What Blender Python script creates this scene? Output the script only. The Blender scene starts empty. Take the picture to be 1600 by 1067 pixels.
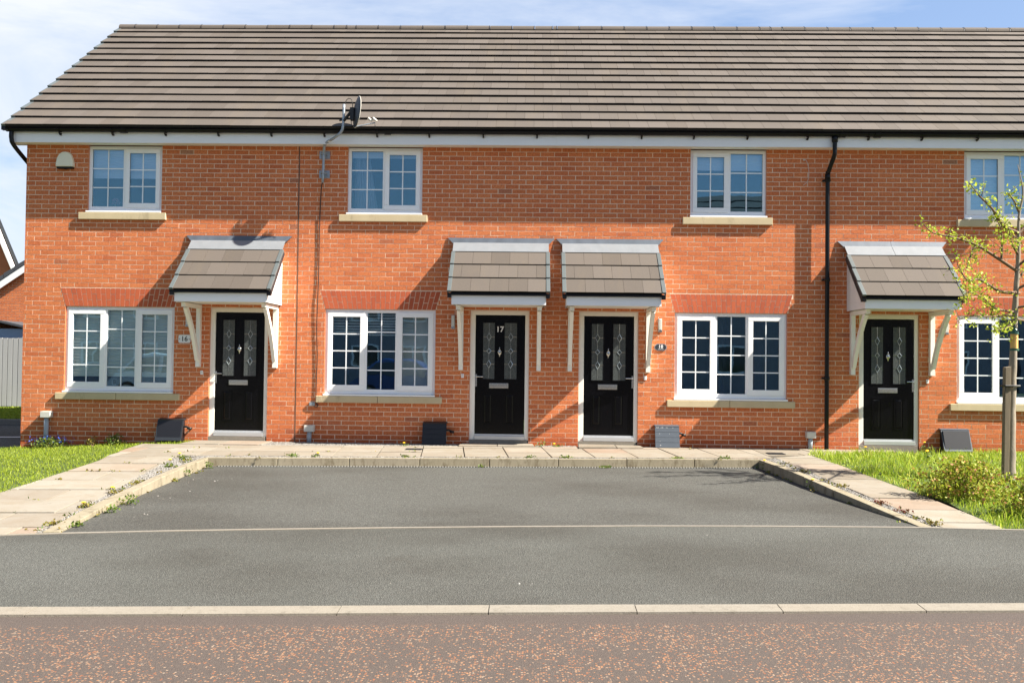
import bpy, bmesh, math, random
import numpy as np
from mathutils import Vector, Matrix
random.seed(7)
rng = np.random.default_rng(11)
R_ = math.radians
S = bpy.context.scene
COL = S.collection

# ------------------------------------------------------------------ camera
CAM = Vector((0, -14.36, 1.29))
yaw, pitch, roll = R_(1.252), R_(1.183), R_(0.678)
F = Vector((-math.sin(yaw)*math.cos(pitch), math.cos(yaw)*math.cos(pitch), math.sin(pitch)))
Rt = F.cross(Vector((0, 0, 1))).normalized()
Up = Rt.cross(F)
Rt, Up = Rt*math.cos(roll)+Up*math.sin(roll), -Rt*math.sin(roll)+Up*math.cos(roll)
cd = bpy.data.cameras.new('camera')
cam = bpy.data.objects.new('camera', cd)
COL.objects.link(cam)
cam.matrix_world = Matrix(((Rt.x, Up.x, -F.x, CAM.x), (Rt.y, Up.y, -F.y, CAM.y), (Rt.z, Up.z, -F.z, CAM.z), (0, 0, 0, 1)))
cd.sensor_width = 36
cd.lens = 1400/1600*36
cd.clip_start = 0.05
cd.clip_end = 2000
S.camera = cam

# ------------------------------------------------------------------ world, sun, exposure
SUN_TO = Vector((3.75, -1.0, 3.75)).normalized()
w = bpy.data.worlds.new('World')
S.world = w
w.use_nodes = True
nt = w.node_tree
nt.nodes.clear()
out = nt.nodes.new('ShaderNodeOutputWorld')
bg = nt.nodes.new('ShaderNodeBackground')
sky = nt.nodes.new('ShaderNodeTexSky')
sky.sky_type = 'NISHITA'
sky.sun_disc = False
sky.sun_elevation = math.asin(SUN_TO.z)
sky.sun_rotation = math.atan2(SUN_TO.x, SUN_TO.y)
sky.air_density = 1.0
sky.dust_density = 0.9
sky.ozone_density = 1.5
tc = nt.nodes.new('ShaderNodeTexCoord')
mp = nt.nodes.new('ShaderNodeMapping')
mp.inputs['Scale'].default_value = (1.0, 1.0, 3.2)
mp.inputs['Rotation'].default_value = (0, R_(16), R_(20))
mp.inputs['Location'].default_value = (0.35, 0.0, 0.15)
nz = nt.nodes.new('ShaderNodeTexNoise')
nz.inputs['Scale'].default_value = 2.3
nz.inputs['Detail'].default_value = 7
nz.inputs['Roughness'].default_value = 0.62
nz.inputs['Distortion'].default_value = 0.6
rp = nt.nodes.new('ShaderNodeValToRGB')
rp.color_ramp.elements[0].position = 0.46
rp.color_ramp.elements[0].color = (0, 0, 0, 1)
rp.color_ramp.elements[1].position = 0.84
rp.color_ramp.elements[1].color = (1, 1, 1, 1)
# more cloud towards the left (west) of the view
sep = nt.nodes.new('ShaderNodeSeparateXYZ')
mr = nt.nodes.new('ShaderNodeMapRange')
mr.inputs['From Min'].default_value = -0.62
mr.inputs['From Max'].default_value = 0.45
mr.inputs['To Min'].default_value = 0.26
mr.inputs['To Max'].default_value = -0.12
add = nt.nodes.new('ShaderNodeMath')
add.operation = 'ADD'
mix = nt.nodes.new('ShaderNodeMix')
mix.data_type = 'RGBA'
CLOUD = (3.9, 5.6, 9.2, 1)
mix.inputs[7].default_value = CLOUD
amt = nt.nodes.new('ShaderNodeMath')
amt.operation = 'MULTIPLY'
amt.inputs[1].default_value = 0.75
L = nt.links.new
L(tc.outputs['Generated'], mp.inputs['Vector'])
L(mp.outputs[0], nz.inputs['Vector'])
L(tc.outputs['Generated'], sep.inputs[0])
L(sep.outputs['X'], mr.inputs['Value'])
L(nz.outputs['Fac'], add.inputs[0])
L(mr.outputs[0], add.inputs[1])
L(add.outputs[0], rp.inputs[0])
base_ = nt.nodes.new('ShaderNodeMapRange')      # a thin veil everywhere on the north side, thicker in wisps
base_.inputs['To Min'].default_value = 0.33
base_.inputs['To Max'].default_value = 1.0
ym = nt.nodes.new('ShaderNodeMapRange')
ym.interpolation_type = 'SMOOTHSTEP'
ym.inputs['From Min'].default_value = 0.15
ym.inputs['From Max'].default_value = 0.75
ym.inputs['To Min'].default_value = 0.12
ym.inputs['To Max'].default_value = 1.0
L(rp.outputs[0], base_.inputs['Value'])
L(sep.outputs['Y'], ym.inputs['Value'])
base_.inputs['To Max'].default_value = 0.42
wisp = nt.nodes.new('ShaderNodeMix')
wisp.data_type = 'RGBA'
wisp.inputs[7].default_value = (6.2, 6.5, 7.0, 1)
wamt = nt.nodes.new('ShaderNodeMath')
wamt.operation = 'MULTIPLY'
L(rp.outputs[0], wamt.inputs[0])
L(ym.outputs[0], wamt.inputs[1])
L(wamt.outputs[0], wisp.inputs[0])
L(mix.outputs[2], wisp.inputs[6])
L(wisp.outputs[2], bg.inputs['Color'])
L(base_.outputs[0], amt.inputs[0])
L(ym.outputs[0], amt.inputs[1])
L(amt.outputs[0], mix.inputs[0])
L(sky.outputs[0], mix.inputs[6])
bg.inputs['Strength'].default_value = 0.05
L(bg.outputs[0], out.inputs[0])

sd = bpy.data.lights.new('sun', 'SUN')
sd.energy = 5.0
sd.angle = R_(0.5)
sd.color = (1.0, 0.93, 0.82)
sun = bpy.data.objects.new('sun', sd)
COL.objects.link(sun)
sun.location = SUN_TO*30
sun.rotation_euler = SUN_TO.to_track_quat('Z', 'Y').to_euler()
S.view_settings.view_transform = 'Standard'
S.view_settings.look = 'None'
S.view_settings.exposure = 1.6
S.view_settings.gamma = 1

# ------------------------------------------------------------------ materials
def nodes(name):
    m = bpy.data.materials.new(name)
    m.use_nodes = True
    t = m.node_tree
    b = t.nodes['Principled BSDF']
    return m, t, b

def pos(t, scale=(1, 1, 1)):
    g = t.nodes.new('ShaderNodeNewGeometry')
    mpn = t.nodes.new('ShaderNodeMapping')
    mpn.inputs['Scale'].default_value = scale
    t.links.new(g.outputs['Position'], mpn.inputs['Vector'])
    return mpn.outputs[0]

def noise(t, vec, scale, detail=4, rough=0.55, dist=0):
    n = t.nodes.new('ShaderNodeTexNoise')
    n.inputs['Scale'].default_value = scale
    n.inputs['Detail'].default_value = detail
    n.inputs['Roughness'].default_value = rough
    n.inputs['Distortion'].default_value = dist
    t.links.new(vec, n.inputs['Vector'])
    return n.outputs['Fac']

def ramp(t, fac, stops, interp='LINEAR'):
    r = t.nodes.new('ShaderNodeValToRGB')
    r.color_ramp.interpolation = interp
    e = r.color_ramp.elements
    while len(e) < len(stops):
        e.new(0.5)
    for el, (p, c) in zip(e, stops):
        el.position = p
        el.color = (c, c, c, 1) if isinstance(c, (int, float)) else (*c, 1)
    t.links.new(fac, r.inputs[0])
    return r.outputs[0]

def mixc(t, fac, a, b, mode='MIX'):
    m = t.nodes.new('ShaderNodeMix')
    m.data_type = 'RGBA'
    m.blend_type = mode
    for sock, v in ((0, fac), (6, a), (7, b)):
        if hasattr(v, 'links') or hasattr(v, 'is_linked'):
            t.links.new(v, m.inputs[sock])
        elif sock == 0:
            m.inputs[0].default_value = v
        else:
            m.inputs[sock].default_value = (*v, 1)
    return m.outputs[2]

def island(t):
    g = t.nodes.new('ShaderNodeNewGeometry')
    return g.outputs['Random Per Island']

def bump(t, b, h, strength=0.3, dist=0.01):
    n = t.nodes.new('ShaderNodeBump')
    n.inputs['Strength'].default_value = strength
    n.inputs['Distance'].default_value = dist
    t.links.new(h, n.inputs['Height'])
    t.links.new(n.outputs[0], b.inputs['Normal'])

def simple(name, c, rough=0.5, metal=0.0, var=0.12, scale=6, bmp=0.0, bscale=120, spec=0.5, stretch=(1, 1, 1)):
    m, t, b = nodes(name)
    p = pos(t, stretch)
    n = noise(t, p, scale, 5)
    col = mixc(t, n, tuple(x*(1-var) for x in c), tuple(min(1, x*(1+var)) for x in c))
    t.links.new(col, b.inputs['Base Color'])
    b.inputs['Roughness'].default_value = rough
    b.inputs['Metallic'].default_value = metal
    b.inputs['Specular IOR Level'].default_value = spec
    if bmp:
        bump(t, b, noise(t, p, bscale, 3), bmp, 0.004)
    return m

M = {}
# brick faces: every brick is an island with its own tone
m, t, b = nodes('brick_face')
isl = island(t)
c = ramp(t, isl, [(0.0, (.61, .188, .074)), (0.25, (.66, .210, .083)), (0.5, (.695, .230, .090)), (0.75, (.725, .246, .097)), (0.95, (.65, .196, .078)), (0.990, (.56, .16, .066)), (0.995, (.38, .19, .12)), (1.0, (.46, .24, .15))])
p = pos(t)
sp = noise(t, p, 38, 6, 0.7)
c = mixc(t, ramp(t, sp, [(0.40, 0.0), (0.60, 1.0)]), c, mixc(t, 1.0, c, (.72, .60, .56), 'MULTIPLY'))
sp2 = noise(t, p, 180, 2, 0.5)
c = mixc(t, ramp(t, sp2, [(0.56, 0.0), (0.72, 0.55)]), c, (.90, .42, .18))
big = noise(t, p, 0.7, 3)
c = mixc(t, ramp(t, big, [(0.35, 0.0), (0.7, 0.3)]), c, mixc(t, 1.0, c, (.86, .78, .74), 'MULTIPLY'))
# pale salts low on the wall, patchy
g = t.nodes.new('ShaderNodeNewGeometry')
sx = t.nodes.new('ShaderNodeSeparateXYZ')
t.links.new(g.outputs['Position'], sx.inputs[0])
low = ramp(t, sx.outputs['Z'], [(0.10, 1.0), (0.42, 0.0)])
pat = ramp(t, noise(t, pos(t, (1, 1, 4)), 1.7, 5, .7), [(0.55, 0.0), (0.75, 0.35)])
fx = t.nodes.new('ShaderNodeMath'); fx.operation = 'MULTIPLY'
t.links.new(low, fx.inputs[0]); t.links.new(pat, fx.inputs[1])
c = mixc(t, fx.outputs[0], c, (.62, .45, .36))
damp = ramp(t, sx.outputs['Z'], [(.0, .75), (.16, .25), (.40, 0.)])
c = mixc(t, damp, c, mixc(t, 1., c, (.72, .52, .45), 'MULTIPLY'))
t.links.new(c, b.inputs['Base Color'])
b.inputs['Roughness'].default_value = 0.9
b.inputs['Specular IOR Level'].default_value = 0.2
bump(t, b, noise(t, pos(t, (1, 1, 1.6)), 90, 4, 0.7), 0.55, 0.006)
M['brick'] = m
m, t, b = nodes('arch_brick')
c = ramp(t, island(t), [(0.0, (.46, .080, .030)), (0.5, (.54, .100, .036)), (1.0, (.50, .088, .032))])
c = mixc(t, noise(t, pos(t), 30, 4), c, mixc(t, 1.0, c, (0.820, 1.160, 1.200), 'MULTIPLY'))
t.links.new(c, b.inputs['Base Color'])
b.inputs['Roughness'].default_value = 0.85
bump(t, b, noise(t, pos(t), 110, 3), 0.3, 0.004)
M['arch'] = m
M['mortar'] = simple('mortar', (.76, .61, .45), 0.95, var=.3, scale=9, bmp=.3)
M['upvc'] = simple('white_pvc', (.88, .88, .88), 0.28, var=.03, scale=3)
M['upvc_cream'] = simple('white_painted_wood', (.86, .835, .76), 0.45, var=.05, scale=4, bmp=.05)
M['bars'] = simple('glazing_bar_white', (.84, .86, .88), 0.5, var=.02)
M['black_pvc'] = simple('black_pvc', (.004, .004, .005), .35, var=.2, spec=.3)
m, t, b = nodes('buff_cast_stone')
c = mixc(t, noise(t, pos(t, (1, 1, .4)), 5, 5), (.46, .37, .22), (.60, .50, .32))
c = mixc(t, ramp(t, noise(t, pos(t, (1, 1, .3)), 2.8, 6, .75), [(.56, 0.), (.72, .7)]), c, (.17, .13, .08))
t.links.new(c, b.inputs['Base Color']); b.inputs['Roughness'].default_value = .85
bump(t, b, noise(t, pos(t), 120, 3), .25, .004)
M['stone'] = m
m, t, b = nodes('roof_tile')
c = ramp(t, island(t), [(0, (0.077, 0.062, 0.050)), (.5, (0.089, 0.073, 0.060)), (1, (0.103, 0.085, 0.071))])
p = pos(t)
c = mixc(t, ramp(t, noise(t, pos(t, (1, .25, .25)), 2.6, 6, .65, .4), [(.50, 0.), (.80, .35)]), c, (0.138, 0.106, 0.068))
c = mixc(t, ramp(t, noise(t, p, 240, 2), [(.4, 0.), (.8, .35)]), c, (0.138, 0.121, 0.106))
c = mixc(t, ramp(t, noise(t, p, 5.5, 6, .7), [(.66, 0.), (.76, .5)]), c, (0.158, 0.127, 0.073))
t.links.new(c, b.inputs['Base Color'])
b.inputs['Roughness'].default_value = 0.85
bump(t, b, noise(t, p, 160, 3), .3, .004)
M['tile'] = m
m, t, b = nodes('tile_edge_shade')
b.inputs['Base Color'].default_value = (.012, .010, .009, 1)  # near-black: the shadow line below each course is put into the edge colour
b.inputs['Roughness'].default_value = .9
M['tile_edge_shade'] = m
M['verge'] = simple('grey_verge_cap', (0.100, 0.117, 0.120), .5, var=.1)
M['lead'] = simple('lead_flashing', (0.100, 0.117, 0.142), .5, metal=.25, var=.35, scale=9, stretch=(1, 1, .2))
M['lead_light'] = simple('pale_lead_apron', (0.250, 0.270, 0.290), .42, metal=.25, var=.15, scale=8, stretch=(1, 1, .3))
M['door'] = simple('black_door_paint', (.002, .002, .003), .22, var=.3, scale=20, bmp=.06, bscale=60, spec=.22)
M['chrome'] = simple('chrome', (.62, .62, .60), .22, metal=1.0, var=.05)
M['silver'] = simple('silver_sill', (.62, .64, .66), .35, metal=.6, var=.05)
M['render_white'] = simple('white_cladding', (.80, .78, .76), .5, var=.03)
M['galv'] = simple('galvanised_steel', (.34, .38, .42), .45, metal=.5, var=.2, scale=30)
M['dish'] = simple('dark_grey_dish', (.045, .05, .062), .45, var=.15)
M['pale_plastic'] = simple('pale_plastic', (.66, .63, .55), .5, var=.06)
M['cream_plastic'] = simple('cream_plastic', (.78, .74, .58), .45, var=.03)
M['duct'] = simple('grey_duct', (.32, .36, .40), .5, var=.1)
M['ductbox'] = simple('grey_box', (.55, .54, .49), .6, var=.1)
M['gasbox'] = simple('charcoal_plastic', (.022, .025, .030), .45, var=.2, bmp=.15, bscale=80)
M['gasbox_dark'] = simple('black_plastic', (.006, .006, .009), .5, var=.2)
M['gasbox_lit'] = simple('sunlit_black_plastic', (.07, .085, .105), .5, var=.15, bmp=.2, bscale=60)  # paler copy of the black lid plastic: sunlight put into the colour
M['scuff'] = simple('paint_scuff', (.5, .5, .5), .8)
M['cable'] = simple('black_cable', (.012, .012, .012), .5)
M['white_cable'] = simple('white_cable', (.62, .52, .46), .5)
M['sealant'] = simple('dark_joint_sealant', (.13, .065, .04), .9, var=.3)

def asphalt(name, base, chip, scale, amount, var=.25, bmpst=.5, chipsize=.0):
    m, t, b = nodes(name)
    p = pos(t)
    v = t.nodes.new('ShaderNodeTexVoronoi')
    v.inputs['Scale'].default_value = scale
    t.links.new(p, v.inputs['Vector'])
    sep = t.nodes.new('ShaderNodeSeparateColor')
    t.links.new(v.outputs['Color'], sep.inputs[0])
    f = ramp(t, sep.outputs[0], [(0, tuple(x*(1-var*1.5) for x in base)), (.5, base), (.86, tuple(x*(1+var*1.3) for x in base)), (.97, tuple(x*(1+var*3) for x in base))])
    f = mixc(t, ramp(t, noise(t, p, .8, 5, .65), [(.3, 0.), (.75, .45)]), f, mixc(t, 1., f, (.80, .79, .77), 'MULTIPLY'))
    f = mixc(t, ramp(t, noise(t, pos(t, (1, 1.6, 1)), .33, 3, .55), [(.42, 0.), (.62, .75)]), f, mixc(t, 1., f, (.64, .61, .58), 'MULTIPLY'))
    st = ramp(t, noise(t, pos(t, (.5, 1, 1)), 1.1, 6, .75, .8), [(.60, 0.), (.74, .55)])
    f = mixc(t, st, f, mixc(t, 1., f, (.66, .60, .56), 'MULTIPLY'))
    t.links.new(f, b.inputs['Base Color'])
    b.inputs['Roughness'].default_value = .88
    b.inputs['Specular IOR Level'].default_value = .3
    bump(t, b, v.outputs['Distance'], bmpst, .006)
    return m
M['bay'] = asphalt('parking_bay_asphalt', (.083, .083, .075), None, 140, .1, var=.28, bmpst=.8)
M['footway'] = asphalt('footway_asphalt', (.088, .089, .080), None, 150, .1, var=.22, bmpst=.9)
m, t, b = nodes('red_chip_road')
p = pos(t)
v = t.nodes.new('ShaderNodeTexVoronoi'); v.inputs['Scale'].default_value = 74
t.links.new(p, v.inputs['Vector'])
sc = t.nodes.new('ShaderNodeSeparateColor'); t.links.new(v.outputs['Color'], sc.inputs[0])
v2 = t.nodes.new('ShaderNodeTexVoronoi'); v2.inputs['Scale'].default_value = 200
t.links.new(p, v2.inputs['Vector'])
sc2 = t.nodes.new('ShaderNodeSeparateColor'); t.links.new(v2.outputs['Color'], sc2.inputs[0])
base = ramp(t, sc2.outputs[0], [(0, (0.053, 0.040, 0.034)), (.6, (0.076, 0.058, 0.048)), (1, (0.102, 0.078, 0.063))])
base = mixc(t, ramp(t, noise(t, p, 1.2, 4), [(.35, 0.), (.7, .4)]), base, (0.069, 0.055, 0.046))
chipc = ramp(t, sc.outputs[1], [(0, (0.221, 0.076, 0.034)), (.4, (0.274, 0.127, 0.057)), (.75, (0.302, 0.166, 0.091)), (1, (0.265, 0.205, 0.151))])
# chips are random cells, thinned out by a patchy noise; plain strip beside the kerb
den = noise(t, p, 3.2, 6, .7)
gg = t.nodes.new('ShaderNodeVectorMath'); gg.operation = 'DOT_PRODUCT'
gg.inputs[1].default_value = (.0785, -1.0, 0)
t.links.new(p, gg.inputs[0])
stripe = ramp(t, gg.outputs['Value'], [(0, 0.), (1, 1.)])
mrr = t.nodes.new('ShaderNodeMapRange')
mrr.inputs['From Min'].default_value = 9.02; mrr.inputs['From Max'].default_value = 9.10
t.links.new(gg.outputs['Value'], mrr.inputs['Value'])
a1 = t.nodes.new('ShaderNodeMath'); a1.operation = 'MULTIPLY_ADD'
a0 = t.nodes.new('ShaderNodeMath'); a0.operation = 'MULTIPLY'; a0.inputs[1].default_value = .5; t.links.new(sc.outputs[0], a0.inputs[0])
a1.inputs[1].default_value = .62; t.links.new(den, a1.inputs[0]); t.links.new(a0.outputs[0], a1.inputs[2])
thr = ramp(t, a1.outputs[0], [(.665, 0.), (.675, 1.)])
size = ramp(t, v.outputs['Distance'], [(.42, 1.), (.52, 0.)])
m1 = t.nodes.new('ShaderNodeMath'); m1.operation = 'MULTIPLY'; t.links.new(thr, m1.inputs[0]); t.links.new(size, m1.inputs[1])
m2 = t.nodes.new('ShaderNodeMath'); m2.operation = 'MULTIPLY'; t.links.new(m1.outputs[0], m2.inputs[0]); t.links.new(mrr.outputs[0], m2.inputs[1])
t.links.new(mixc(t, m2.outputs[0], base, chipc), b.inputs['Base Color'])
b.inputs['Roughness'].default_value = .85
bump(t, b, v2.outputs['Distance'], .5, .004)
M['road'] = m
m, t, b = nodes('concrete_kerb')
p = pos(t)
c = mixc(t, noise(t, pos(t, (.6, 3, 1)), 4, 7, .75), (.155, .14, .112), (.285, .262, .225))
c = mixc(t, ramp(t, island(t), [(0, 0.), (1, .45)]), c, (.24, .205, .155))
c = mixc(t, ramp(t, noise(t, p, 14, 6, .8), [(.54, 0.), (.70, .6)]), c, (.11, .095, .07))
c = mixc(t, ramp(t, noise(t, p, 90, 3), [(.5, 0.), (.8, .5)]), c, (.12, .10, .08))
t.links.new(c, b.inputs['Base Color']); b.inputs['Roughness'].default_value = .9
bump(t, b, noise(t, p, 60, 5, .7), .5, .005)
M['kerb'] = m
m, t, b = nodes('edging_concrete')
p = pos(t)
c = mixc(t, noise(t, pos(t, (1, 1, .5)), 4, 6, .7), (.17, .14, .085), (.34, .30, .215))
c = mixc(t, ramp(t, island(t), [(0, 0.), (.5, .0), (1, .45)]), c, (.33, .285, .22))
c = mixc(t, ramp(t, noise(t, pos(t, (1, 1, .35)), 10, 6, .8), [(.50, 0.), (.66, .75)]), c, (.095, .07, .035))
c = mixc(t, ramp(t, noise(t, p, 60, 4, .7), [(.56, 0.), (.75, .5)]), c, (.10, .08, .05))
t.links.new(c, b.inputs['Base Color']); b.inputs['Roughness'].default_value = .9
bump(t, b, noise(t, p, 60, 5, .7), .6, .006)
M['edging'] = m
m, t, b = nodes('paving_slab')
c = ramp(t, island(t), [(0, (0.192, 0.166, 0.130)), (.3, (0.270, 0.246, 0.202)), (.55, (0.234, 0.204, 0.162)), (.75, (0.294, 0.266, 0.218)), (.86, (0.258, 0.194, 0.146)), (1, (0.306, 0.286, 0.246))])
p = pos(t)
c = mixc(t, ramp(t, noise(t, p, 2.6, 7, .75, .6), [(.40, 0.), (.66, .85)]), c, mixc(t, 1., c, (0.840, 0.768, 0.672), 'MULTIPLY'))
c = mixc(t, ramp(t, noise(t, p, 9, 6, .8), [(.58, 0.), (.72, .7)]), c, (0.138, 0.114, 0.079))
c = mixc(t, ramp(t, noise(t, p, 120, 3), [(.5, 0.), (.8, .35)]), c, (0.168, 0.144, 0.108))
t.links.new(c, b.inputs['Base Color']); b.inputs['Roughness'].default_value = .88
bump(t, b, noise(t, p, 70, 5, .7), .45, .006)
M['slab'] = m
m, t, b = nodes('white_gravel')
t.links.new(ramp(t, island(t), [(0, (0.080, 0.069, 0.054)), (.3, (0.174, 0.160, 0.138)), (.7, (0.232, 0.217, 0.196)), (1, (0.283, 0.271, 0.254))]), b.inputs['Base Color'])
b.inputs['Roughness'].default_value = .8
M['gravel'] = m
M['soil'] = simple('soil', (0.050, 0.037, 0.025), .95, var=.4, scale=20, bmp=.6, bscale=60)
M['turf'] = simple('turf_base', (0.050, 0.075, 0.011), .95, var=.4, scale=5, bmp=.5, bscale=60)
M['fence'] = simple('weathered_fence_boards', (.40, .40, .39), .85, var=.15, scale=3, stretch=(4, 4, .3))
M['shed'] = simple('blue_grey_shed_board', (.24, .34, .46), .7, var=.1)
M['bark'] = simple('pale_bark', (.26, .22, .17), .9, var=.5, scale=14, bmp=.7, bscale=50, stretch=(1, 1, .6))
M['twig'] = simple('brown_twig', (.16, .10, .06), .85, var=.3)
M['stake'] = simple('grey_timber_stake', (.17, .135, .09), .85, var=.25, scale=8, stretch=(5, 5, .4), bmp=.3)
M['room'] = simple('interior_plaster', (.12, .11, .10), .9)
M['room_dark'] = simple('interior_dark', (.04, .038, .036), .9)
M['blind'] = simple('pale_blind_fabric', (.90, .92, .84), .8, var=.04)
M['blind_blue'] = simple('white_blind_fabric', (.74, .79, .86), .8, var=.03)
M['slat'] = simple('dark_wood_slat', (.10, .08, .07), .5)
M['curtain'] = simple('curtain_cloth', (.42, .44, .50), .9, var=.1)
M['vase'] = simple('glazed_vase', (.42, .44, .42), .25)
M['dullbrick'] = simple('distant_brick', (.42, .13, .06), .9, var=.2, scale=3)
M['dark_tile'] = simple('dark_slate_tile', (.06, .065, .075), .7, var=.2)
M['seed'] = simple('bird_seed', (.62, .38, .12), .8, var=.4, scale=120)
M['green_plastic'] = simple('dark_green_plastic', (.02, .09, .06), .4)
M['tyre'] = simple('tyre_rubber', (.012, .012, .012), .8)
M['carblue'] = simple('blue_car_paint', (.022, .07, .24), .18, var=.02, spec=.8)
M['carwhite'] = simple('white_car_paint', (.72, .74, .76), .2, var=.02, spec=.8)
M['carglass'] = simple('car_glass', (.01, .012, .015), .06, spec=1.0)
M['yellow'] = simple('dandelion_yellow', (.90, .56, .02), .7, var=.1)
M['blueflower'] = simple('blue_petals', (.03, .10, .50), .6, var=.2)
M['slot'] = simple('drain_slot_black', (.01, .01, .01), .8)
M['slotpale'] = simple('drain_slot_grey', (.42, .42, .40), .6)
M['plaque_white'] = simple('white_enamel', (.80, .80, .80), .3, var=.02)
M['plaque_dark'] = simple('dark_slate_plaque', (.03, .035, .045), .4)
M['ink'] = simple('black_lettering', (.01, .01, .012), .4)
M['whiteink'] = simple('white_lettering', (.82, .82, .82), .4)
M['lamp_glass'] = simple('frosted_lamp_cover', (.55, .56, .52), .3)

def leafmat(name, stops, trans=.35):
    m, t, b = nodes(name)
    c = ramp(t, island(t), stops)
    t.links.new(c, b.inputs['Base Color'])
    b.inputs['Roughness'].default_value = .5
    b.inputs['Specular IOR Level'].default_value = .3
    tr = t.nodes.new('ShaderNodeBsdfTranslucent')
    t.links.new(c, tr.inputs['Color'])
    mx = t.nodes.new('ShaderNodeMixShader'); mx.inputs[0].default_value = trans
    t.links.new(b.outputs[0], mx.inputs[1]); t.links.new(tr.outputs[0], mx.inputs[2])
    t.links.new(mx.outputs[0], t.nodes['Material Output'].inputs[0])
    return m
M['leaf'] = leafmat('spring_leaf', [(0, (.26, .36, .03)), (.5, (.44, .54, .05)), (1, (.60, .62, .09))], .4)
M['grass'] = leafmat('grass_blade', [(0, (0.176, 0.284, 0.023)), (.5, (0.324, 0.445, 0.034)), (.85, (0.487, 0.568, 0.053)), (1, (0.621, 0.594, 0.163))], .4)
M['grass_left'] = leafmat('mown_grass_blade', [(0, (0.149, 0.216, 0.014)), (.5, (0.260, 0.346, 0.021)), (1, (0.400, 0.454, 0.048))], .4)
M['weed'] = leafmat('weed_leaf', [(0, (0.075, 0.128, 0.022)), (.7, (0.150, 0.210, 0.038)), (1, (0.255, 0.255, 0.045))])
M['moss'] = leafmat('moss_leaf', [(0, (0.150, 0.105, 0.022)), (.5, (0.255, 0.203, 0.038)), (1, (0.195, 0.225, 0.038))])
M['redweed'] = leafmat('red_weed_leaf', [(0, (0.150, 0.022, 0.022)), (.5, (0.195, 0.060, 0.038)), (1, (0.120, 0.150, 0.030))])
M['shrubleaf'] = leafmat('shrub_leaf', [(0, (.16, .22, .02)), (.4, (.28, .34, .03)), (.8, (.42, .44, .05)), (.88, (.46, .20, .07)), (1, (.50, .28, .13))], .35)

# window glass: clear glass plus a mirror layer, the sky's deep blue put into its tint
m, t, b = nodes('window_glass')
t.nodes.remove(b)
tr = t.nodes.new('ShaderNodeBsdfTransparent'); tr.inputs[0].default_value = (.97, .985, .985, 1)
gl = t.nodes.new('ShaderNodeBsdfGlossy'); gl.inputs['Roughness'].default_value = .0; gl.inputs['Color'].default_value = (.46, .80, 1, 1)
lw = t.nodes.new('ShaderNodeFresnel'); lw.inputs['IOR'].default_value = 1.5
ma = t.nodes.new('ShaderNodeMath'); ma.operation = 'MULTIPLY_ADD'; ma.inputs[1].default_value = .75; ma.inputs[2].default_value = .115
nzb = noise(t, pos(t), 1.6, 2)
bp_ = t.nodes.new('ShaderNodeBump'); bp_.inputs['Strength'].default_value = .06; bp_.inputs['Distance'].default_value = .02
t.links.new(nzb, bp_.inputs['Height']); t.links.new(bp_.outputs[0], gl.inputs['Normal'])
mx = t.nodes.new('ShaderNodeMixShader')
t.links.new(lw.outputs[0], ma.inputs[0]); t.links.new(ma.outputs[0], mx.inputs[0])
t.links.new(tr.outputs[0], mx.inputs[1]); t.links.new(gl.outputs[0], mx.inputs[2])
t.links.new(mx.outputs[0], t.nodes['Material Output'].inputs[0])
M['glass'] = m
m, t, b = nodes('frosted_door_glass')
c = mixc(t, noise(t, pos(t), 60, 3, .6), (.012, .015, .016), (.13, .145, .14))
t.links.new(c, b.inputs['Base Color'])
b.inputs['Roughness'].default_value = .12
b.inputs['Specular IOR Level'].default_value = .6
bump(t, b, noise(t, pos(t), 90, 2), .25, .003)
M['doorglass'] = m
M['bevelglass'] = simple('bevelled_glass', (.45, .52, .56), .1, metal=.5)

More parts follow.
